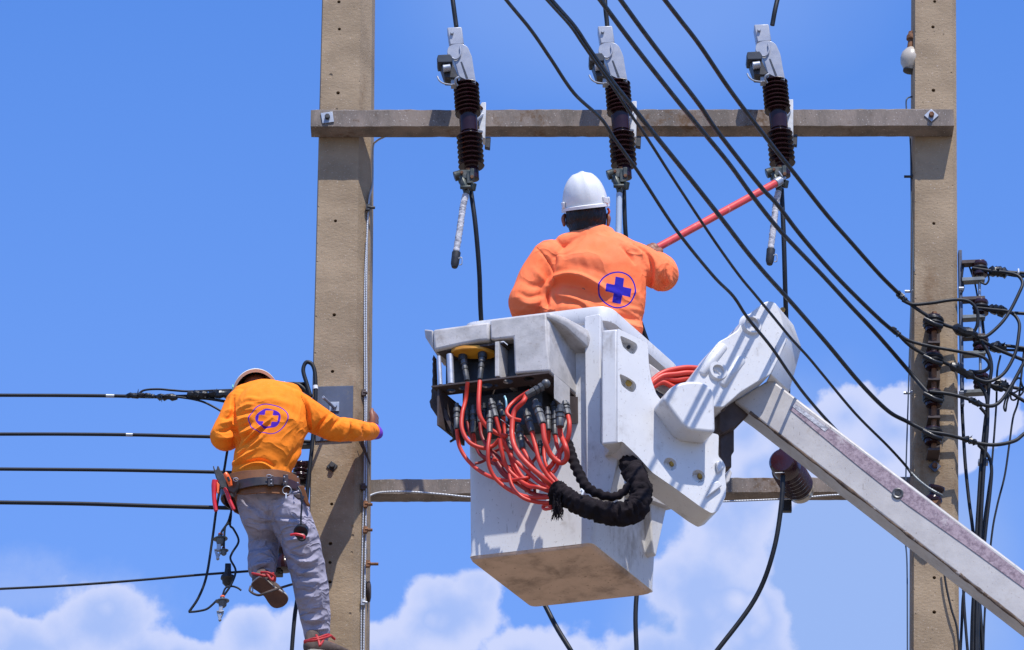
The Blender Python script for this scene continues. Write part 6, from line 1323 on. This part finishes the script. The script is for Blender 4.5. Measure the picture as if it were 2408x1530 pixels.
# ---- belts
def band(name, top, bot, m, par, Yc, depth, th=.012, extra=0):
    """leather band round the waist from traced upper and lower edges"""
    V = []; F = []; n = 40
    x0, x1 = top[0][0], top[-1][0]
    tx = [p[0] for p in top]; ty = [p[1] for p in top]; bx = [p[0] for p in bot]; by = [p[1] for p in bot]
    for k in range(n):
        a = -math.pi / 2 + 2 * math.pi * k / n                      # -90 deg: the point facing the viewer
        s_ = math.cos(a); x = (x0 + x1) / 2 + (x1 - x0) / 2 * (math.sin(a + math.pi / 2)) ; dd = -math.cos(a + math.pi / 2)
        xx = (x0 + x1) / 2 + (x1 - x0) / 2 * math.sin(a + math.pi / 2)
        back = max(0, -dd * -1) if False else 0
        Yd = Yc + depth * dd
        t_ = np.interp(xx, tx, ty); b_ = np.interp(xx, bx, by); cxm = W((x0 + x1) / 2, t_, Yc)
        P1, P2 = W(xx, t_, Yc - depth), W(xx, b_, Yc - depth); P1 = Vector((P1.x, Yd, P1.z)); P2 = Vector((P2.x, Yd, P2.z))
        r_ = Vector((P1.x - cxm.x, P1.y - Yc, 0)); r_ = r_.normalized() * th if r_.length > 0 else Vector((0, -th, 0))
        V += [P1, P1 + r_, P2 + r_, P2]
    for k in range(n):
        q = (k + 1) % n
        for j in range(4): F.append((k * 4 + j, q * 4 + j, q * 4 + (j + 1) % 4, k * 4 + (j + 1) % 4))
    return put(name, V, F, m, par, smooth=35, bevel=.002)
belt = thing('tool_belt', 'tan leather work belt with a black tool belt over it, round the hunched worker\'s waist', 'tool belt', q4(780, 1480, .0))
YBt = YP + .02
band('leather_band', q4p((352, 1175), (420, 1222), (700, 1232), (900, 1215), (1120, 1205)), q4p((352, 1300), (450, 1440), (600, 1475), (900, 1462), (1135, 1440)), 'leather', belt, YBt, .148, .008)
band('black_band', q4p((335, 1300), (560, 1312), (800, 1300), (950, 1282), (1150, 1280)), q4p((335, 1390), (520, 1410), (800, 1382), (950, 1368), (1150, 1375)), 'leather_dk', belt, YBt, .166, .008)
G().box(q4(850, 1340, -.155), (.030, .012, .058)).put('loop_keeper', 'leather_dk', belt, bevel=.003)
G().box(q4(1000, 1335, -.150), (.026, .012, .062)).put('loop_keeper', 'leather_dk', belt, bevel=.003)
for (x, y) in ((988, 1300), (998, 1350), (855, 1330), (855, 1368), (1125, 1300), (1125, 1358)): G().lathe(q4(x, y, -.162 if x < 1100 else -.12), (0, -1, 0), [(0, .0045), (.003, .004), (.005, .002)], 8).put('rivet', 'chrome', belt)
def ringo(c, r_, rt, ax=(0, -1, .2), sx=1, sy=1):
    ax = Vector(ax).normalized(); a = ax.orthogonal().normalized(); b = ax.cross(a); c = Vector(c)
    return G().tube([c + Vector((math.cos(t) * r_ * sx, -.004 * math.sin(t), math.sin(t) * r_ * sy)) for t in [k * math.pi / 8 for k in range(17)]], rt, 6)
ringo(q4(492, 1325, -.16), .011, .0022, sx=1.1, sy=.7).put('d_ring', 'chrome', belt); ringo(q4(832, 1290, -.165), .011, .0022, sx=1.1, sy=.6).put('d_ring', 'chrome', belt)
ringo(q4(1015, 1435, -.165), .024, .0022, sx=.9, sy=.85).put('key_ring', 'galv', belt)
G().box(q4(1006, 1490, -.165), (.006, .003, .03)).put('key', 'chrome', belt)
V = [q4(*p) for p in ((395, 1300, -.13), (470, 1300, -.15), (520, 1330, -.15), (525, 1420, -.14), (470, 1470, -.13), (410, 1440, -.12))]
G().prism(roundp if False else V, (0, .05, 0)).put('tool_pouch', 'leather_dk', belt, bevel=.006)
G().prism([q5(*p) for p in ((1000, 190, -.09), (1050, 190, -.08), (1075, 280, -.06), (1100, 355, -.05), (1070, 345, -.05), (1020, 260, -.07))], (0, .02, 0)).put('tan_flap', 'leather', belt, bevel=.003)
G().prism([q5(*p) for p in ((960, 262, -.13), (1010, 250, -.13), (1055, 275, -.12), (1040, 300, -.12), (1000, 295, -.13))], (0, .02, 0)).put('phone_pouch', 'leather_dk', belt, bevel=.004)
# tools hanging from the belt
pt = thing('cable_pliers', 'pliers with red grips hanging at the worker\'s left hip', 'pliers', q5(330, 400, -.1))
G().prism([q5(*p, -.12) for p in ((308, 30), (316, 28), (328, 62), (338, 58), (344, 30), (354, 28), (372, 70), (398, 105), (420, 150), (432, 215), (372, 205), (345, 145), (330, 110))], (0, .022, 0)).put('jaws', 'dark', pt, bevel=.003)
G().tube(catmull([q5(330, 152, -.11), q5(322, 190, -.11), q5(318, 260, -.11), q5(322, 330, -.11), q5(334, 396, -.11)], 6), [.018, .016, .0115, .0105, .010], 12).put('grip_handle', 'redplastic', pt, smooth=60)
G().tube(catmull([q5(408, 212, -.11), q5(425, 250, -.11), q5(445, 310, -.11), q5(480, 386, -.11)], 6), [.011, .011, .0105, .009], 12).put('grip_handle', 'redplastic', pt, smooth=60)
G().prism([q5(*p, -.125) for p in ((340, 155), (362, 180), (356, 250), (340, 250))], (0, .01, 0)).put('grip_inlay', 'orangeplastic', pt, bevel=.002)
sc = thing('screwdriver', 'orange and black screwdriver handle standing in the worker\'s tool pouch', 'screwdriver', q4(430, 1400, -.14))
G().tube(catmull([q4(385, 1262, -.16), q4(398, 1285, -.16), q4(425, 1340, -.155), q4(440, 1390, -.15)], 5), [.011, .0135, .0135, .010], 12).put('handle', 'orangeplastic', sc, smooth=60)
G().tube([q4(412, 1300, -.175), q4(428, 1340, -.172)], .0065, 10).put('handle_inlay', 'dark', sc)
tp = thing('hanging_reel', 'round black reel with a red clip dangling on a strap over the right thigh', 'reel', q5(1020, 650, -.13))
G().tube(catmull([q5(1000, 200, -.155), q5(1025, 250, -.16), (q5(1032, 340, -.16)), q5(1026, 430, -.15), q5(1024, 520, -.14)], 6), .0048, 8).put('strap', 'tape', tp, smooth=60)
G().lathe(q5(1028, 560, -.11), (-.15, -.75, -.65), [(-.02, .030), (-.018, .034), (.018, .036), (.022, .032)], 24).put('reel_body', 'tape', tp, smooth=40)
ringo(q5(1030, 612, -.145), .017, .005, sx=1.1, sy=.9).put('reel_ring', 'dark', tp)
G().tube(catmull([q5(940, 592, -.15), q5(985, 586, -.16), q5(1045, 600, -.16), q5(1052, 622, -.16)], 5), [.006, .007, .007, .005], 10).put('red_clip', 'redplastic', tp, smooth=60)
# ---- shoes
def shoe(name_sole, heel, toe, nrm, wd, par, th=.018):
    """sole outline in the plane heel-toe, nrm = direction the tread faces"""
    heel, toe, nrm = Vector(heel), Vector(toe), Vector(nrm); d = (toe - heel); L = d.length; d.normalize(); nrm = (nrm - d * nrm.dot(d)).normalized(); s_ = d.cross(nrm)
    ol = [(0, -.30), (-.02, 0), (0, .30), (.08, .38), (.25, .36), (.45, .34), (.62, .44), (.78, .50), (.90, .42), (.98, .20), (1.0, 0), (.985, -.2), (.92, -.36), (.80, -.44), (.62, -.40), (.45, -.34), (.25, -.37), (.08, -.38)]
    P = [heel + d * (a * L) + s_ * (b * wd) for a, b in ol]
    P = [Vector(p) for p in catmull(P + [P[0]], 4)][:-1]
    G().prism(P, -nrm * th * .45).put('sole', 'sole', par, bevel=.003)
    c = sum(P, Vector()) / len(P); P2 = [c + (p - c) * 1.015 - nrm * th * .46 for p in P]
    G().prism(P2, -nrm * th * .6).put('sole_rim', 'shoerim', par, bevel=.003)
    U_ = Body(); up = -nrm
    U_.limb([heel + d * L * .10 + up * .045, heel + d * L * .35 + up * .045, heel + d * L * .62 + up * .038, heel + d * L * .86 + up * .028], [(wd * .36, .042), (wd * .37, .045), (wd * .42, .032), (wd * .36, .022)], s_)
    U_.limb([heel + d * L * .16 + up * .05, heel + d * L * .20 + up * .10], [(wd * .36, .045), (wd * .34, .042)], s_)
    V, Nn, F = U_.remesh(.0055, 3); finish('shoe_upper', V, Nn, F, 'shoe', par, ORG[par.name], .0012 * noisefield(V, 60)); return d, s_, nrm
shoe('sole', q5(655, 968, .0), q5(895, 1165, .10), (-.12, -.62, -.72), .105, wb)
sR = shoe('sole', W(722, 1540, -.36), W(826, 1552, -.17), (0, -.05, -1), .10, wb)
for i, P in enumerate(([(628, 905, .02), (680, 915, -.01), (740, 925, -.01), (800, 905, .04)], [(700, 895, .0), (760, 900, -.02), (810, 930, .0), (812, 970, .02)], [(735, 895, -.01), (760, 925, -.02), (790, 960, -.02), (800, 930, .0)])):
    G().tube(catmull([q5(*p) for p in P], 6), .0065, 8).put('red_lace', 'redcord', wb, smooth=60)
for i, P in enumerate(([(1052, 1466, .06), (1110, 1440, .03), (1180, 1425, .03), (1250, 1405, .08), (1300, 1440, .12)], [(1055, 1455, .06), (1120, 1452, .02), (1190, 1438, .02), (1270, 1412, .08)], [(1150, 1410, .05), (1165, 1440, .02), (1178, 1495, .0)], [(1195, 1425, .04), (1205, 1450, .03), (1180, 1490, .0)])):
    G().tube(catmull([q5(*p) for p in P], 6), .0068, 8).put('red_lace', 'redcord', wb, smooth=60)
# climbing strap under the raised shoe
st = thing('foot_strap', 'rope foot strap slung under the raised shoe and tied to the pole', 'strap', q5(680, 1085, -.05))
G().tube(catmull([q5(616, 1010, -.02), q5(612, 1050, -.04), q5(680, 1082, -.06), q5(760, 1055, -.05), q5(850, 1025, .06), q5(970, 990, .30), q5(1120, 960, .46)], 7), .0062, 8).put('rope', 'rubber', st, smooth=60)
G().tube(catmull([q5(616, 1010, -.02), q5(630, 1012, -.03), q5(632, 1050, -.045), q5(612, 1050, -.04)], 4), .003, 6).put('buckle', 'dark', st)
strp = G().prism([W(*q4p((1745, 940))[0], -.003), W(*q4p((1790, 935))[0], -.003), W(*q4p((1868, 1160))[0], .06), W(*q4p((1862, 1180))[0], .06)], (.0, -.006, 0)).put('pole_strap', 'rubber', bevel=.001)
tagit(strp, 'dark strap end on the left pole just below the worker\'s forearm', 'strap')
